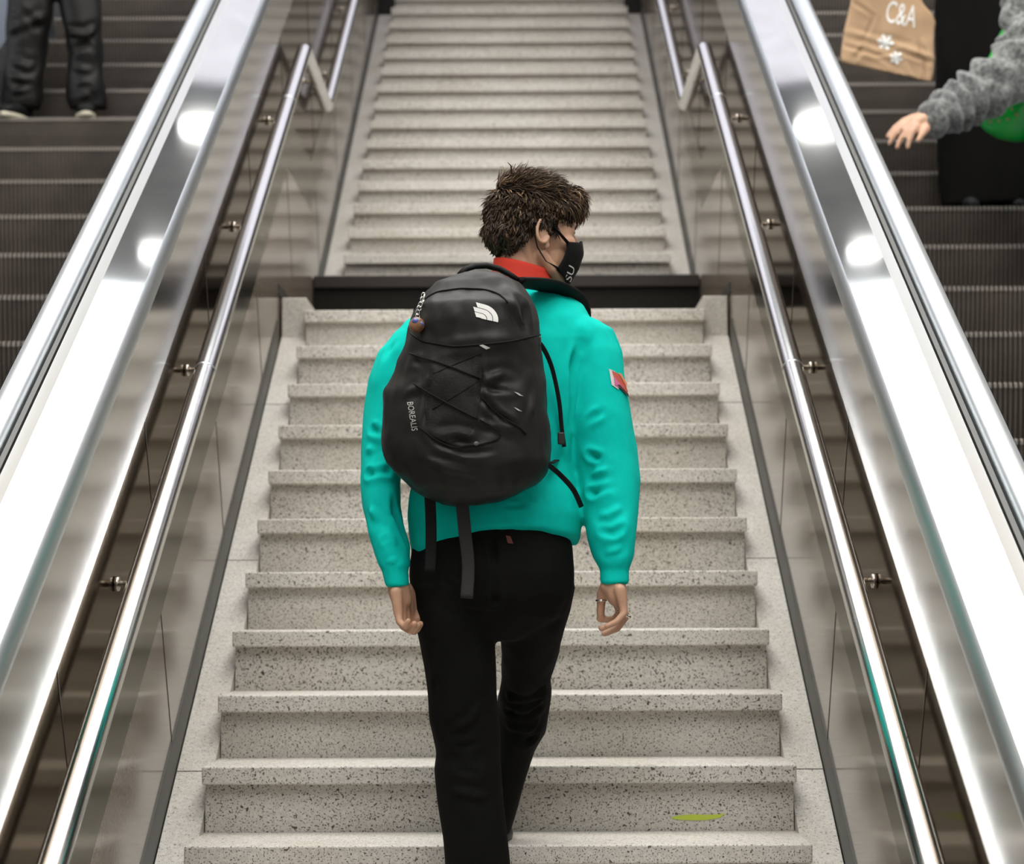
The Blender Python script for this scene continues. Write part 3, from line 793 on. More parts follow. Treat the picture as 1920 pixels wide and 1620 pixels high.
jo = link_mesh('trousers', jmesh, M_JEAN, person)
jb = bvh_of(jmesh)
tb = MB(); sheet(tb, jb, [(948, 1004), (957, 1006), (962, 1020), (952, 1019)], .003, default=5.0)
tb.build('red_tab', mat('dark red tab', (.12, .018, .010), .6), jo)
for (ax, ay0, az, ln) in ((float(ankL[0]), 5.10, zs, .27), (float(ankR[0]), 5.40, zr, .26)):
    sh = MB()
    sh.loft([[(ax+w*math.cos(a), ay0+ln*u+0*a, az+.018+h*(.5+.5*math.sin(a))) for a in np.linspace(0, 2*math.pi, 20, endpoint=False)] for u, w, h in ((0, .02, .05), (.04, .034, .08), (.2, .038, .095), (.45, .042, .085), (.7, .048, .06), (.9, .042, .045), (1, .02, .03))])
    o = sh.build('shoe', M_SHOE, person, True)
    MB().loft([[(ax+w*math.cos(a), ay0+ln*.5+ln*.515*math.sin(a), z) for a in np.linspace(0, 2*math.pi, 28, endpoint=False)] for w, z in ((.046, az+.001), (.048, az+.012), (.046, az+.022))]).build('sole', M_DARK, o, True)
# --- finger rings
def ringo(c, ax, r, tr_, name='finger_ring'):
    c = np.array(c); ax = np.array(ax, float); ax /= np.linalg.norm(ax)
    u = np.cross(ax, (0, 1, 0)); u /= np.linalg.norm(u); w = np.cross(ax, u)
    m = MB(); rings = []
    for a in np.linspace(0, 2*math.pi, 25):
        d = math.cos(a)*u+math.sin(a)*w; k = tr_*(1+.25*math.sin(5*a))
        rings.append([c+d*(r+k*math.cos(t))+ax*k*1.3*math.sin(t) for t in np.linspace(0, 2*math.pi, 9)[:-1]])
    m.loft(rings, cap=False)
    return m.build(name, M_SILVER, person, True)
ringo(at(1127.5, 1126, 5.106), (0, 0, 1), .0118, .0018)
ringo(at(1167, 1148, 5.095), (.35, 0, 1), .0130, .0022)
ringo(at(1172, 1153, 5.06), (.45, 0, 1), .0125, .0022)

# ================================================================ BACKPACK
bp_ = tag(empty('backpack', tuple(at(880, 940, 4.95))), 'large black backpack with a white dome logo worn by the person on the stairs', 'backpack')
pk = MB()
prof = [(512, 862, 925, .045), (519, 838, 950, .062), (530, 815, 972, .078), (548, 796, 990, .092), (575, 779, 1004, .104), (610, 766, 1012, .112), (645, 758, 1016, .112), (665, 752, 1017, .108),
        (700, 738, 1020, .112), (735, 720, 1024, .118), (790, 717, 1030, .122), (840, 718, 1036, .122), (868, 722, 1036, .120), (888, 738, 1024, .112), (912, 768, 1000, .098), (932, 800, 968, .078), (945, 832, 925, .055), (950, 850, 900, .03)]
pk.loft([R((l+r)/2, y, 4.975+.03*(y < 560), (r-l)/2, d, pw=2.5, n=36) for y, l, r, d in prof])
B_ = 4.86
bag_lines = [
 (F_([(770, 652), (830, 652), (900, 645), (960, 640), (1014, 632)], B_-.01), .010, -.014),
 (F_([(782, 600), (790, 560), (830, 543), (880, 540), (930, 545), (955, 570)], B_), .0055, -.007),
 (F_([(955, 560), (975, 590), (1000, 622)], B_+.02), .009, .009),
 (F_([(800, 530), (850, 528), (905, 535)], B_+.03), .008, .007),
 (F_([(930, 520), (968, 545), (985, 580), (990, 620)], B_+.04), .009, -.008),
 (F_([(770, 700), (790, 690), (802, 712)], B_), .008, .008),
 (F_([(745, 690), (770, 675), (790, 680)], B_+.02), .008, -.008),
 (F_([(912, 712), (945, 700), (985, 705), (1010, 730)], B_), .010, .012),
 (F_([(900, 722), (930, 730), (975, 735), (1015, 745)], B_), .007, -.008),
 (F_([(900, 740), (930, 775), (970, 800)], B_), .007, -.008),
 (F_([(895, 790), (935, 800), (985, 835)], B_-.01), .008, .008),
 (F_([(785, 800), (820, 830), (870, 850), (930, 845)], B_-.01), .007, -.010),
 (F_([(815, 815), (860, 812), (890, 820)], B_-.01), .010, .009),
 (F_([(730, 875), (790, 852), (850, 862), (930, 880), (1030, 866)], B_-.01), .007, -.008),
 (F_([(795, 860), (840, 880), (900, 895)], B_), .009, .006),
 (F_([(900, 660), (903, 740), (897, 820)], B_), .006, -.006),
 (F_([(812, 668), (800, 740), (795, 800)], B_), .006, -.006),
 (F_([(1016, 700), (1005, 735), (990, 790)], B_+.03), .008, .006),
 (F_([(725, 760), (760, 735), (790, 725)], B_+.01), .009, .007),
]
def bag_fn(co, no):
    co = folds(co, no, bag_lines)
    co = ripple(co, no, (14, 10, 14), .007, 1.7)
    return ripple(co, no, (45, 30, 26), .0025, 5.7)
pm = pk.fuse(.0055, 4, bag_fn)
main = link_mesh('pack_body', pm, M_BAG, bp_)
pb = bvh_of(pm)
# front pocket panels sewn on
fp = MB()
sheet(fp, pb, [(815, 672), (860, 660), (900, 664), (905, 700), (897, 760), (880, 822), (840, 830), (800, 812), (796, 760), (803, 710)], .002, step=7)
fp.build('front_pocket', M_BAG2, bp_, True)
# zip piping of the lid pocket
def surf_line(mb, pts, r, lift=.003, n=7, seg=8):
    out = []
    for (a, c), (d, e) in zip(pts[:-1], pts[1:]):
        m = max(2, int(math.hypot(d-a, e-c)/seg))
        out += [hit(pb, a+(d-a)*i/m, c+(e-c)*i/m, lift) for i in range(m)]
    out.append(hit(pb, *pts[-1], lift))
    sm = [out[0]]+[(out[i-1]+out[i]*2+out[i+1])/4 for i in range(1, len(out)-1)]+[out[-1]]
    mb.tube(sm, r, n)
z = MB(); surf_line(z, [(783, 612), (787, 580), (797, 560), (820, 547), (865, 541), (910, 543), (938, 552), (952, 568)], .0022, .001)
z.build('zip', M_WEB, bp_, True)
z = MB(); surf_line(z, [(770, 625), (790, 640), (850, 650), (905, 646), (960, 640), (1012, 628)], .0026, .001)
z.build('seam_piping', M_WEB, bp_, True)
# elastic cord
cd = MB()
surf_line(cd, [(770, 664), (830, 684), (902, 711)], .0022, .006)
surf_line(cd, [(778, 722), (830, 751), (895, 787)], .0022, .006)
surf_line(cd, [(902, 711), (850, 745), (810, 768)], .0016, .002)
surf_line(cd, [(903, 662), (850, 685), (812, 702)], .0016, .002)
surf_line(cd, [(902, 745), (935, 775), (975, 802), (985, 815)], .0018, .004)
surf_line(cd, [(785, 800), (815, 822), (850, 838), (898, 836)], .0020, .004)
surf_line(cd, [(898, 836), (930, 826), (942, 815), (925, 800), (898, 788)], .0018, .004)
cd.build('elastic_cord', M_WEB, bp_, True)
ct = MB().ball(hit(pb, 893, 834, .006), (.006, .004, .005)); ct.build('cord_lock', mat('grey cord lock', (.10, .10, .10), .5), bp_, True)
lp_ = MB(); sheet(lp_, pb, [(899, 648), (906, 646.5), (919, 652), (912, 655)], .004, step=3); lp_.build('reflective_loop', M_GREYP, bp_)
# logo: dome of three nested arcs
lg = MB()
def LG(r, deg, c=(901, 597.5), rx=33.5, ry=27, rot=math.radians(14)):
    a = math.radians(deg); x, y = r*rx*math.cos(a), -r*ry*math.sin(a)
    return (c[0]+x*math.cos(rot)-y*math.sin(rot), c[1]+x*math.sin(rot)+y*math.cos(rot))
def off(p, d): return (p[0]+d*math.cos(math.radians(14)), p[1]+d*math.sin(math.radians(14)))
for r1, r0, tail in ((1.0, .70, -16), (.66, .37, -19), (.33, .03, -14)):
    A = np.linspace(2, 90, 10)
    o_ = [LG(r1, a) for a in A]; i_ = [LG(r0, a) for a in A][::-1]
    sheet(lg, pb, o_+[off(o_[-1], tail), off(i_[0], tail+5)]+i_, .0025, step=3)
lg.build('dome_logo', M_WHITE, bp_)
# lettering along the left and tiny marks on the right
tx = MB(); lettering(tx, pb, 'BOREALIS', (764, 755), (9, 53), (11, -1), .0022); tx.build('lettering', M_GREYP, bp_)
mk2 = MB()
sheet(mk2, pb, [(963, 735), (970, 737), (980, 743), (973, 742)], .003, step=3); sheet(mk2, pb, [(963, 764), (970, 767), (978, 772), (970, 770)], .003, step=3)
mk2.build('side_mark', M_GREYP, bp_)
# grab handle, straps, buckle
gh = MB().tube([at(a, c, y) for a, c, y in ((862, 514, 5.02), (872, 505, 5.03), (890, 499, 5.04), (912, 498, 5.05), (936, 504, 5.06), (955, 514, 5.06), (970, 524, 5.06))], [.009, .011, .012, .012, .012, .011, .010], 12, flat=.6)
gh.build('grab_handle', M_WEB, bp_, True)
def strap(path, w, th, name, m=M_WEB, up=(0, 1, 0)):
    pts = [at(*p) for p in path]; n = len(pts)
    out = []
    for i in range(n-1):
        p0, p1, p2, p3 = pts[max(0, i-1)], pts[i], pts[i+1], pts[min(n-1, i+2)]
        for t_ in np.linspace(0, 1, 6)[:-1]:
            out.append(.5*((2*p1)+(-p0+p2)*t_+(2*p0-5*p1+4*p2-p3)*t_**2+(-p0+3*p1-3*p2+p3)*t_**3))
    out.append(pts[-1])
    return MB().tube(out, w if not hasattr(w, '__len__') else [w[min(len(w)-1, i)] for i in range(len(out))], 12, flat=th, up=up).build(name, m, bp_, True)
strap([(965, 530, 5.07), (1000, 531, 5.12), (1030, 536, 5.175), (1056, 547, 5.215), (1072, 560, 5.27), (1082, 590, 5.33), (1075, 660, 5.36), (1064, 760, 5.35), (1066, 820, 5.29), (1052, 855, 5.15), (1034, 868, 5.03)], [.034]*32+list(np.linspace(.034, .006, 10))+[.006]*12, .28, 'shoulder_strap', up=(0, .3, 1))
strap([(850, 532, 5.10), (825, 545, 5.16), (805, 565, 5.22), (795, 600, 5.31), (800, 700, 5.34), (800, 800, 5.32), (780, 850, 5.2), (765, 880, 5.05)], .028, .28, 'shoulder_strap', up=(0, .3, 1))
strap([(972, 622, 4.905), (1000, 636, 4.945), (1018, 652, 4.99), (1035, 690, 5.04), (1048, 750, 5.07), (1053, 800, 5.085), (1058, 838, 5.09)], .0060, .3, 'compression_strap', up=(0, 1, .2))
strap([(1024, 868, 4.93), (1050, 890, 4.99), (1075, 918, 5.01), (1090, 950, 5.06)], .006, .3, 'hip_strap', up=(0, 1, .2))
strap([(806, 930, 4.97), (808, 980, 4.985), (808, 1030, 4.99), (806, 1071, 4.985)], .0125, .15, 'hanging_strap', up=(0, 1, 0))
strap([(866, 938, 4.96), (872, 1000, 4.975), (878, 1060, 4.975), (875, 1122, 4.965)], .0145, .15, 'hanging_strap', mat('dark grey webbing', (.022, .019, .02), .6, spec=.3), up=(0, 1, 0))
bk = MB(); c_ = at(1003, 640, 4.938)
bk.box(c_[0]-.014, c_[0]+.014, c_[1]-.006, c_[1]+.004, c_[2]-.011, c_[2]+.011); bk.build('buckle', M_DARK, bp_, bevel=.003)
bk = MB(); c_ = at(1052, 822, 5.06)
bk.box(c_[0]-.008, c_[0]+.008, c_[1]-.005, c_[1]+.003, c_[2]-.014, c_[2]+.014); bk.build('buckle', M_DARK, bp_, bevel=.003)
# zip pulls
for a, c in ((800, 553), (797, 566)):
    p = hit(pb, a, c, .006); MB().tube([p, p+np.array([-.003, -.002, -.016])], .002, 8).build('zip_pull', M_SILVER, bp_, True)

# --- key ring ball hanging from the zip
kc = tag(empty('key_chain', tuple(hit(pb, 794, 575, .008))), 'small brown and blue ball hanging on a silver chain from the black backpack', 'key chain')
ch = MB(); pts = [(799, 560), (798, 567), (795, 574), (793, 581), (790, 589), (790, 597)]
pts3 = [hit(pb, a, c, .010) for a, c in pts]
for i, p in enumerate(pts3):
    rr = []
    for a in np.linspace(0, 2*math.pi, 13):
        d = np.array([math.cos(a)*.0042, (.003 if i % 2 else 0)*math.cos(a), math.sin(a)*.0058])
        rr.append([p+d*(1+.22*math.cos(t))+np.array([0, .0011*math.sin(t), 0]) for t in np.linspace(0, 2*math.pi, 7)[:-1]])
    ch.loft(rr, cap=False)
ch.build('chain', M_SILVER, kc, True)
bc = hit(pb, 790, 612, .016)
ball = MB().ball(bc, .0175, nu=32, nv=20)
bb = ball.build('ball', mat('brown resin', (.20, .095, .045), .3, vary=.5, vscale=45), kc, True)
MB().ball(bc+np.array([-.002, -.0105, .006]), (.0085, .0085, .0075)).build('blue_spot', mat('blue enamel', (.06, .09, .32), .3), kc, True)
MB().ball(bc+np.array([.0095, -.0085, .001]), (.0065, .0065, .0065)).build('blue_spot', mat('blue enamel pale', (.12, .13, .30), .3), kc, True)

# ================================================================ OTHER PEOPLE
def simple_head(b, c, face=(0, -1)):
    x, y, z = c; fx, fy = face
    b.ball((x, y, z), (.076, .09, .105)); b.ball((x+fx*.03, y+fy*.03, z-.05), (.056, .06, .065))
    b.limb([((x+fx*.092, y+fy*.092, z+.012), .010), ((x+fx*.108, y+fy*.108, z-.02), .013)])
    b.limb([((x, y, z-.07), .052), ((x, y, z-.18), .058)])
    px_, py_ = -fy, fx
    for q in (-1, 1):
        b.ball((x+q*px_*.077, y+q*py_*.077, z-.005), (.016, .016, .03))
        b.ball((x+q*px_*.03+fx*.078, y+q*py_*.03+fy*.078, z+.01), (.012, .012, .009))
    b.ball((x+fx*.082, y+fy*.082, z-.05), (.02, .02, .007))
def simple_hand(b, w, d, side):
    """five curled fingers from wrist w along d"""
    w = np.array(w, float); d = np.array(d, float); d /= np.linalg.norm(d)
    s_ = np.array(side, float); s_ -= d*(s_@d); s_ /= np.linalg.norm(s_); n_ = np.cross(d, s_)
    b.limb([(w, .024), (w+d*.04, .027), (w+d*.075, .022)])
    for k, (o, L) in enumerate(((-.030, .07), (-.010, .08), (.010, .075), (.030, .058))):
        a = w+d*.08+s_*o; b.limb([(w+d*.03+s_*o*.6, .014), (a, .0105), (a+d*L*.5+n_*.006, .009), (a+d*L*.8+n_*.025, .008), (a+d*L*.85+n_*.042, .007)])
    a = w+d*.025-s_*.03; b.limb([(a, .013), (a+d*.035-s_*.018+n_*.01, .010), (a+d*.06-s_*.02+n_*.02, .0085)])

# --- person coming down the left escalator: dark trousers and shoes
n_st = 8.345+.4035*6
zf = zl(n_st, EN)
S0 = (at(100, 215, n_st+.18)[0], n_st+.18, zf)
pl = tag(empty('person', S0), 'person in loose black trousers and dark shoes standing on the left escalator', 'person')
x0, y0, z0 = S0
b = MB()
lx, rx = at(42, 200, y0)[0], at(160, 200, y0)[0]
hipc = (x0, y0, z0+.90)
b.limb([((lx, y0+.02, z0+.08), .028), ((lx+.04, y0-.03, z0+.48), .055), ((x0-.08, y0, z0+.90), .06), (hipc, .07), ((x0+.08, y0, z0+.90), .06), ((rx-.01, y0-.03, z0+.48), .055), ((rx, y0+.02, z0+.08), .028)])
b.limb([(hipc, .08), ((x0, y0, z0+1.15), .08), ((x0, y0, z0+1.36), .08)])
b.limb([((x0-.17, y0, z0+1.40), .035), ((x0, y0, z0+1.42), .05), ((x0+.17, y0, z0+1.40), .035)])
for q in (-1, 1):
    b.limb([((x0+q*.18, y0, z0+1.40), .035), ((x0+q*.24, y0+.02, z0+1.13), .035), ((x0+q*.23, y0-.05, z0+.90), .028)])
    simple_hand(b, (x0+q*.23, y0-.05, z0+.90), (0, -.1, -1), (0, 1, 0))
simple_head(b, (x0, y0-.02, z0+1.66))
link_mesh('body', b.fuse(.009, 3), M_SKIN, pl)
tj = MB()
def RL(px, py, hw, hd, y=None): yy = y if y else y0; return oval(at(px, py, yy), hx(hw, yy), hd, 24)
tj.loft([RL(40, 205, 36, .07), RL(42, 190, 38, .085), RL(44, 150, 40, .09), RL(50, 100, 41, .09), RL(52, 50, 42, .095, y0-.03), RL(58, 0, 46, .10, y0-.02), RL(70, -90, 50, .11), RL(78, -140, 48, .11)])
tj.loft([RL(166, 205, 36, .07), RL(163, 190, 38, .085), RL(160, 150, 36, .09), RL(160, 100, 33, .088), RL(155, 50, 38, .095, y0-.03), RL(150, 0, 43, .10, y0-.02), RL(135, -90, 50, .11), RL(125, -140, 48, .11)])
tj.loft([RL(103, -85, 70, .11), RL(103, -130, 78, .13), RL(103, -180, 74, .13), RL(103, -210, 66, .12)])
tl = [(F_([(10, 60), (50, 45), (85, 30)], y0-.1), .02, .016), (F_([(12, 110), (50, 125), (82, 115)], y0-.1), .02, .02), (F_([(10, 150), (45, 160), (80, 150)], y0-.1), .018, -.02), (F_([(15, 175), (45, 165), (70, 155)], y0-.1), .016, .016),
      (F_([(125, 60), (160, 65), (190, 50)], y0-.1), .018, .02), (F_([(130, 90), (165, 85), (190, 100)], y0-.1), .018, -.018), (F_([(130, 125), (165, 130), (192, 118)], y0-.1), .018, .018), (F_([(140, 165), (170, 160), (195, 170)], y0-.1), .016, -.018), (F_([(140, 185), (165, 178), (190, 190)], y0-.1), .016, .016), (F_([(20, 10), (50, 30), (80, 60)], y0-.1), .02, -.014)]
link_mesh('trousers', tj.fuse(.010, 4, lambda co, no: ripple(folds(co, no, tl), no, (9, 9, 7), .012, 2.2)), M_TROUS, pl)
up_ = MB()
up_.loft([oval((x0, y0, z0+h), w, d, 24) for h, w, d in ((.80, .20, .155), (1.1, .20, .155), (1.35, .225, .15), (1.45, .18, .115), (1.52, .085, .085))])
for q in (-1, 1): up_.limb([((x0+q*.18, y0, z0+1.40), .07), ((x0+q*.24, y0+.02, z0+1.13), .06), ((x0+q*.23, y0-.05, z0+.93), .045)])
link_mesh('jacket', up_.fuse(.012, 3), M_COAT, pl)
hcap = MB().ball((x0, y0+.0, z0+1.69), (.085, .098, .095)); hcap.build('hair', M_HAIR, pl, True)
for xx, dx in ((lx+.0, -.05), (rx, .045)):
    sh = MB(); bx_, by_ = xx-dx*.3, y0+.06; ex, ey = xx+dx, y0-.20
    dv = np.array([ex-bx_, ey-by_]); pv = np.array([-dv[1], dv[0]])/np.linalg.norm(dv)
    for nm_, prof_, mt in (('shoe', ((0, .02, .02, .06), (.08, .036, .02, .09), (.4, .042, .02, .085), (.7, .048, .02, .06), (.93, .04, .02, .045), (1, .02, .02, .03)), M_SHOE), ):
        rg = []
        for u, w, zb, h in prof_:
            c = np.array([bx_, by_])+dv*u
            rg.append([(c[0]+pv[0]*w*math.cos(a), c[1]+pv[1]*w*math.cos(a), z0+zb+h*(.5+.5*math.sin(a))) for a in np.linspace(0, 2*math.pi, 20, endpoint=False)])
        sh.loft(rg); so = sh.build(nm_, mt, pl, True)
    c = np.array([bx_, by_])+dv*.5; L_ = np.linalg.norm(dv)*.52; du = dv/np.linalg.norm(dv)
    MB().loft([[(c[0]+pv[0]*.05*math.cos(a)+du[0]*L_*math.sin(a), c[1]+pv[1]*.05*math.cos(a)+du[1]*L_*math.sin(a), z0+zz) for a in np.linspace(0, 2*math.pi, 28, endpoint=False)] for zz in (.002, .024)]).build('sole', M_SOLE, so, True)

# --- person in a long black coat on the right escalator
ya = 7.985+.4035*4; za_ = zl(ya, EN)
A0 = (float(at(1856, 380, ya+.2)[0]), ya+.2, za_)
pa = tag(empty('person', A0), 'person in a long black coat standing on the right escalator and carrying the paper bag', 'person')
x0, y0, z0 = A0
b = MB()
b.limb([((x0-.09, y0, z0+.06), .035), ((x0-.09, y0-.02, z0+.48), .05), ((x0-.08, y0, z0+.88), .08), ((x0, y0, z0+.92), .1), ((x0+.08, y0, z0+.88), .08), ((x0+.09, y0-.02, z0+.48), .05), ((x0+.09, y0, z0+.06), .035)])
b.limb([((x0, y0, z0+.92), .08), ((x0, y0, z0+1.15), .08), ((x0, y0, z0+1.32), .08)])
b.limb([((x0-.16, y0, z0+1.36), .035), ((x0, y0, z0+1.38), .05), ((x0+.16, y0, z0+1.36), .035)])
hb = at(1672, -150, 9.40)
b.limb([((x0-.17, y0, z0+1.38), .045), ((x0-.27, y0, z0+1.12), .04), (hb+np.array([.05, .04, .06]), .028)])
simple_hand(b, hb+np.array([.05, .04, .06]), (-.6, -.4, -.7), (0, 1, 0))
b.limb([((x0+.17, y0, z0+1.38), .045), ((x0+.22, y0, z0+1.10), .04), ((x0+.17, y0+.1, z0+.88), .028)])
simple_hand(b, (x0+.17, y0+.1, z0+.88), (0, -.1, -1), (0, 1, 0))
for q in (-1, 1): b.limb([((x0+q*.09, y0, z0+.06), .032), ((x0+q*.1, y0-.10, z0+.05), .020)])
simple_head(b, (x0, y0-.02, z0+1.61))
link_mesh('body', b.fuse(.009, 3), M_SKIN, pa)
ct_ = MB()
ct_.loft([oval((x0+dx, y0, z0+h), w, d, 28) for h, w, d, dx in ((.03, .235, .15, .02), (.15, .245, .16, .02), (.4, .255, .165, .02), (.7, .250, .165, .02), (.95, .24, .165, .01), (1.15, .205, .155, 0), (1.32, .215, .15, 0), (1.41, .17, .115, 0), (1.49, .085, .085, 0))])
ct_.limb([((x0-.17, y0, z0+1.38), .065), ((x0-.27, y0, z0+1.12), .055), (hb+np.array([.07, .05, .09]), .045)])
ct_.limb([((x0+.17, y0, z0+1.38), .065), ((x0+.22, y0, z0+1.10), .055), ((x0+.17, y0+.09, z0+.90), .045)])
link_mesh('coat', ct_.fuse(.010, 3, lambda co, no: ripple(co, no, (12, 12, 2.5), .014, 4.4)), M_COAT, pa)
MB().ball((x0, y0+.01, z0+1.64), (.088, .1, .1)).build('hair', M_HAIR, pa, True)
for q in (-1, 1):
    sh = MB(); xx = x0+q*.1
    sh.loft([[(xx+w*math.cos(a), y0+.08-.23*u, z0+.002+h*(.5+.5*math.sin(a))) for a in np.linspace(0, 2*math.pi, 20, endpoint=False)] for u, w, h in ((0, .02, .06), (.1, .040, .11), (.4, .046, .11), (.75, .048, .075), (1, .02, .035))])
    sh.build('shoe', M_SHOE, pa, True)

# --- paper bag
pg = tag(empty('paper_bag', tuple(at(1665, 150, 9.4))), 'brown paper shopping bag with white C&A lettering and two white snowflakes', 'paper bag')
out = [(1590, -75), (1592, -40), (1596, -5), (1590, 35), (1584, 60), (1580, 90), (1576, 117), (1600, 124), (1640, 133), (1680, 142), (1715, 150), (1746, 156), (1749, 120), (1751, 80), (1754, 38), (1738, 25), (1728, -5), (1722, -40), (1718, -75)]
bagm = MB(); NB = 13
Lp = [(1594, -75), (1597, -35), (1594, 5), (1588, 35), (1584, 58), (1579, 84), (1577, 106), (1578, 116)]
Rp = [(1720, -75), (1723, -35), (1729, 5), (1748, 28), (1754, 42), (1751, 84), (1750, 126), (1746, 154)]
rows = []
for (a, c), (d, e) in zip(Lp, Rp):
    top = [at(a+(d-a)*i/NB, c+(e-c)*i/NB, 9.30+.012*math.sin(3.1*i/NB)) for i in range(NB+1)]
    bk_ = [at(a+(d-a)*i/NB, c+(e-c)*i/NB, 9.45) for i in range(NB+1)][::-1]
    rows.append([top[0]+np.array([0, .0, 0])]+top[1:]+bk_)
bagm.loft(rows)
def bag2(co, no):
    cr = [(F_([(1588, 58), (1640, 72), (1700, 88), (1752, 112)], 9.3), .014, .009), (F_([(1580, 84), (1640, 102), (1690, 96), (1750, 118)], 9.3), .010, -.010),
          (F_([(1596, 0), (1640, 30), (1620, 80)], 9.3), .010, -.006), (F_([(1600, 112), (1620, 90), (1650, 105), (1690, 130)], 9.3), .012, -.008), (F_([(1720, 70), (1735, 110), (1740, 150)], 9.3), .012, -.008), (F_([(1690, 100), (1700, 125), (1712, 148)], 9.3), .010, .008)]
    return ripple(folds(co, no, cr), no, (9, 9, 9), .008, 9.1)
bgm = bagm.fuse(.006, 2, bag2)
bgo = link_mesh('bag_body', bgm, M_PAPER, pg)
bgb = bvh_of(bgm)
tx = MB(); lettering(tx, bgb, 'C&A', (1659, 41), (56, 12), (7, -41), .002, 9.3)
def flake(cx_, cy_, r, rot):
    for k in range(6):
        a = rot+k*math.pi/3; c, s_ = math.cos(a), math.sin(a)
        P = lambda u, v: (cx_+r*(u*c-v*s_), cy_+r*(u*s_+v*c))
        sheet(tx, bgb, [P(0, -.15), P(.45, -.13), P(.72, -.32), P(.80, -.22), P(.68, -.08), P(1, -.10), P(1, .10), P(.68, .08), P(.80, .22), P(.72, .32), P(.45, .13), P(0, .15)], .003, step=6, default=9.3)
flake(1660, 79, 16, .25); flake(1680, 108, 13, .4)
tx.build('printed_marks', M_WHITE, pg)
hd_ = MB()
for y in (9.32, 9.43): hd_.tube([at(a, c, y) for a, c in ((1625, -70), (1632, -100), (1646, -125), (1662, -135), (1680, -125), (1698, -100), (1704, -70))], .004, 8)
hd_.build('bag_handle', M_PAPER, pg, True)

# --- person in the grey fleece, arm reaching in from the right
yb_ = 7.985+.4035*2; zb_ = zl(yb_, EN)
B0 = (2.33, yb_+.16, zb_)
pbn = tag(empty('person', B0), 'person at the right photo edge reaching out an arm in a fluffy grey sleeve', 'person')
x0, y0, z0 = B0
b = MB()
b.limb([((x0-.09, y0, z0+.06), .035), ((x0-.09, y0-.02, z0+.48), .05), ((x0-.08, y0, z0+.88), .08), ((x0, y0, z0+.92), .1), ((x0+.08, y0, z0+.88), .08), ((x0+.09, y0-.02, z0+.48), .05), ((x0+.09, y0, z0+.06), .035)])
b.limb([((x0, y0, z0+.92), .08), ((x0, y0, z0+1.15), .08), ((x0, y0, z0+1.32), .08)])
SHB = np.array([x0-.17, y0, z0+1.36]); ELB = at(1935, 118, 8.78); WRB = at(1742, 222, 8.66)
b.limb([(SHB, .035), ((x0, y0, z0+1.37), .05), ((x0+.16, y0, z0+1.36), .035)])
b.limb([(SHB, .035), (ELB, .034), (WRB, .024)])
b.limb([((x0+.17, y0, z0+1.38), .045), ((x0+.13, y0+.0, z0+1.10), .04), ((x0+.05, y0-.18, z0+1.0), .028)])
simple_hand(b, (x0+.05, y0-.18, z0+1.0), (-.5, -.7, 0), (0, 0, 1))
for q in (-1, 1): b.limb([((x0+q*.09, y0, z0+.06), .032), ((x0+q*.1, y0-.10, z0+.05), .020)])
# reaching hand: back of the hand up, fingers drooping to the left
hy = 8.66
chain(b, [(1744, 222, hy, .027), (1732, 226, hy, .030), (1716, 232, hy, .029)])
chain(b, [(1734, 218, hy+.02, .024), (1712, 224, hy+.03, .020)])
for fng in ([(1715, 219, hy+.035, .016), (1694, 227, hy+.04, .0135), (1677, 240, hy+.04, .0115), (1664, 256, hy+.035, .0095)],
            [(1713, 226, hy+.01, .016), (1693, 237, hy+.01, .0135), (1677, 254, hy+.01, .0115), (1667, 270, hy+.01, .0095)],
            [(1714, 233, hy-.015, .016), (1699, 246, hy-.02, .0135), (1688, 262, hy-.02, .0115), (1682, 277, hy-.02, .0095)],
            [(1719, 238, hy-.035, .015), (1710, 250, hy-.04, .0125), (1704, 264, hy-.045, .011), (1702, 277, hy-.045, .009)],
            [(1738, 240, hy-.03, .017), (1729, 252, hy-.045, .0135), (1722, 263, hy-.05, .011)]): chain(b, fng)
simple_head(b, (x0, y0-.02, z0+1.62))
link_mesh('body', b.fuse(.0075, 2), M_SKIN, pbn)
fl = MB()
fl.limb([(SHB, .09), ((SHB+ELB)/2, .115), (at(1935, 108, 8.78), .132), (at(1880, 152, 8.74), .120), (at(1838, 172, 8.72), .108), (at(1800, 196, 8.70), .092), (at(1772, 212, 8.68), .080), (at(1752, 222, 8.67), .066)])
fl.loft([oval((x0+.02, y0, z0+h), w, d, 24) for h, w, d in ((.80, .21, .15), (1.1, .21, .15), (1.34, .22, .14), (1.43, .16, .11), (1.5, .075, .075))])
fl.limb([((x0+.17, y0, z0+1.38), .075), ((x0+.15, y0, z0+1.10), .07), ((x0+.07, y0-.15, z0+1.01), .055)])
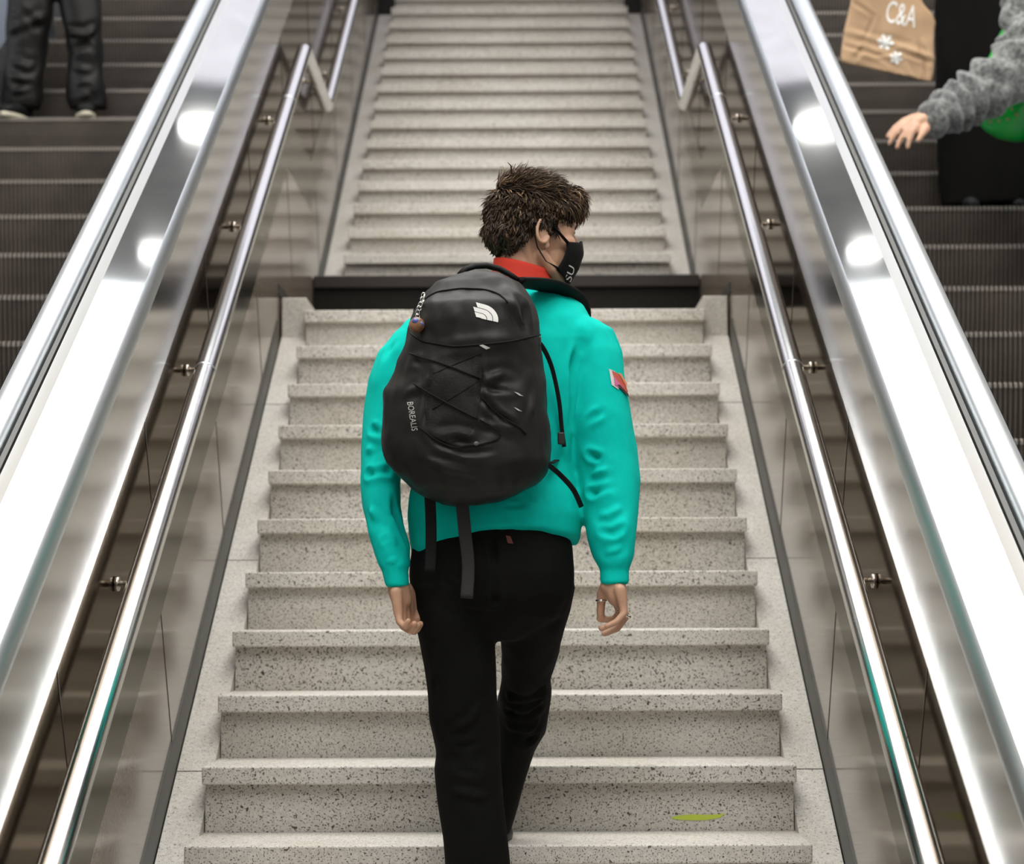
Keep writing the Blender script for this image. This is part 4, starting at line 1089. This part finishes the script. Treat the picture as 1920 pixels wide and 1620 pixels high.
def fleece_fn(co, no):
    a, c = np.array(ELB), np.array(WRB); d = (c-a)/np.linalg.norm(c-a); s_ = (co-a)@d
    w = np.clip((2.3-co[:, 0])/.2, 0, 1)
    dd = w*(.015*np.sin(s_*2*math.pi/.085+9*np.array([noise.noise(Vector(p)*5) for p in co]))+.010*np.array([noise.noise(Vector(p)*22) for p in co]))
    return co+no*dd[:, None]
link_mesh('fleece', fl.fuse(.008, 3, fleece_fn), M_FLEECE, pbn)
tb_ = MB(); tb_.loft([oval((x0, y0, z0+h), w, .12, 24) for h, w in ((.55, .17), (.8, .18), (.95, .18))])
for q in (-1, 1): tb_.loft([oval((x0+q*.09, y0, z0+h), w, w, 20) for h, w in ((.07, .07), (.4, .08), (.7, .095))])
link_mesh('trousers', tb_.fuse(.012, 3), M_TROUS, pbn)
MB().ball((x0, y0+.01, z0+1.65), (.088, .1, .1)).build('hair', M_HAIR, pbn, True)
for q in (-1, 1):
    sh = MB(); xx = x0+q*.1
    sh.loft([[(xx+w*math.cos(a), y0+.08-.26*u, z0+.002+h*(.5+.5*math.sin(a))) for a in np.linspace(0, 2*math.pi, 20, endpoint=False)] for u, w, h in ((0, .02, .06), (.1, .040, .11), (.4, .046, .11), (.75, .048, .075), (1, .02, .035))])
    sh.build('shoe', M_SHOE, pbn, True)
# --- green plastic bag behind the grey sleeve
gb = tag(empty('plastic_bag', tuple(at(1885, 262, 8.98))), 'green plastic bag hanging behind the grey fleece sleeve', 'plastic bag')
gm = MB(); 
gm.loft([oval(at(a, c, 8.98), hx(w, 8.98), d, 24) for a, c, w, d in ((1893, 38, 4, .02), (1892, 50, 7, .03), (1888, 85, 28, .04), (1886, 130, 42, .05), (1882, 180, 52, .055), (1884, 225, 56, .055), (1890, 248, 44, .045), (1898, 262, 26, .03), (1902, 267, 8, .01))])
gmm = gm.fuse(.008, 2, lambda co, no: ripple(co, no, (10, 10, 6), .014, 6.2))
link_mesh('bag_film', gmm, M_GREEN, gb)
gbv = bvh_of(gmm); dt = MB()
for a, c in ((1843, 222), (1857, 228), (1873, 227), (1889, 224), (1897, 205), (1880, 214), (1905, 215), (1862, 216)):
    sheet(dt, gbv, [(a-2.5, c-1.5), (a, c-3), (a+3, c), (a+1, c+2.5), (a-2, c+2)], .004, step=4, default=8.9)
dt.build('printed_dots', mat('rose print', (.35, .16, .12), .6), gb)
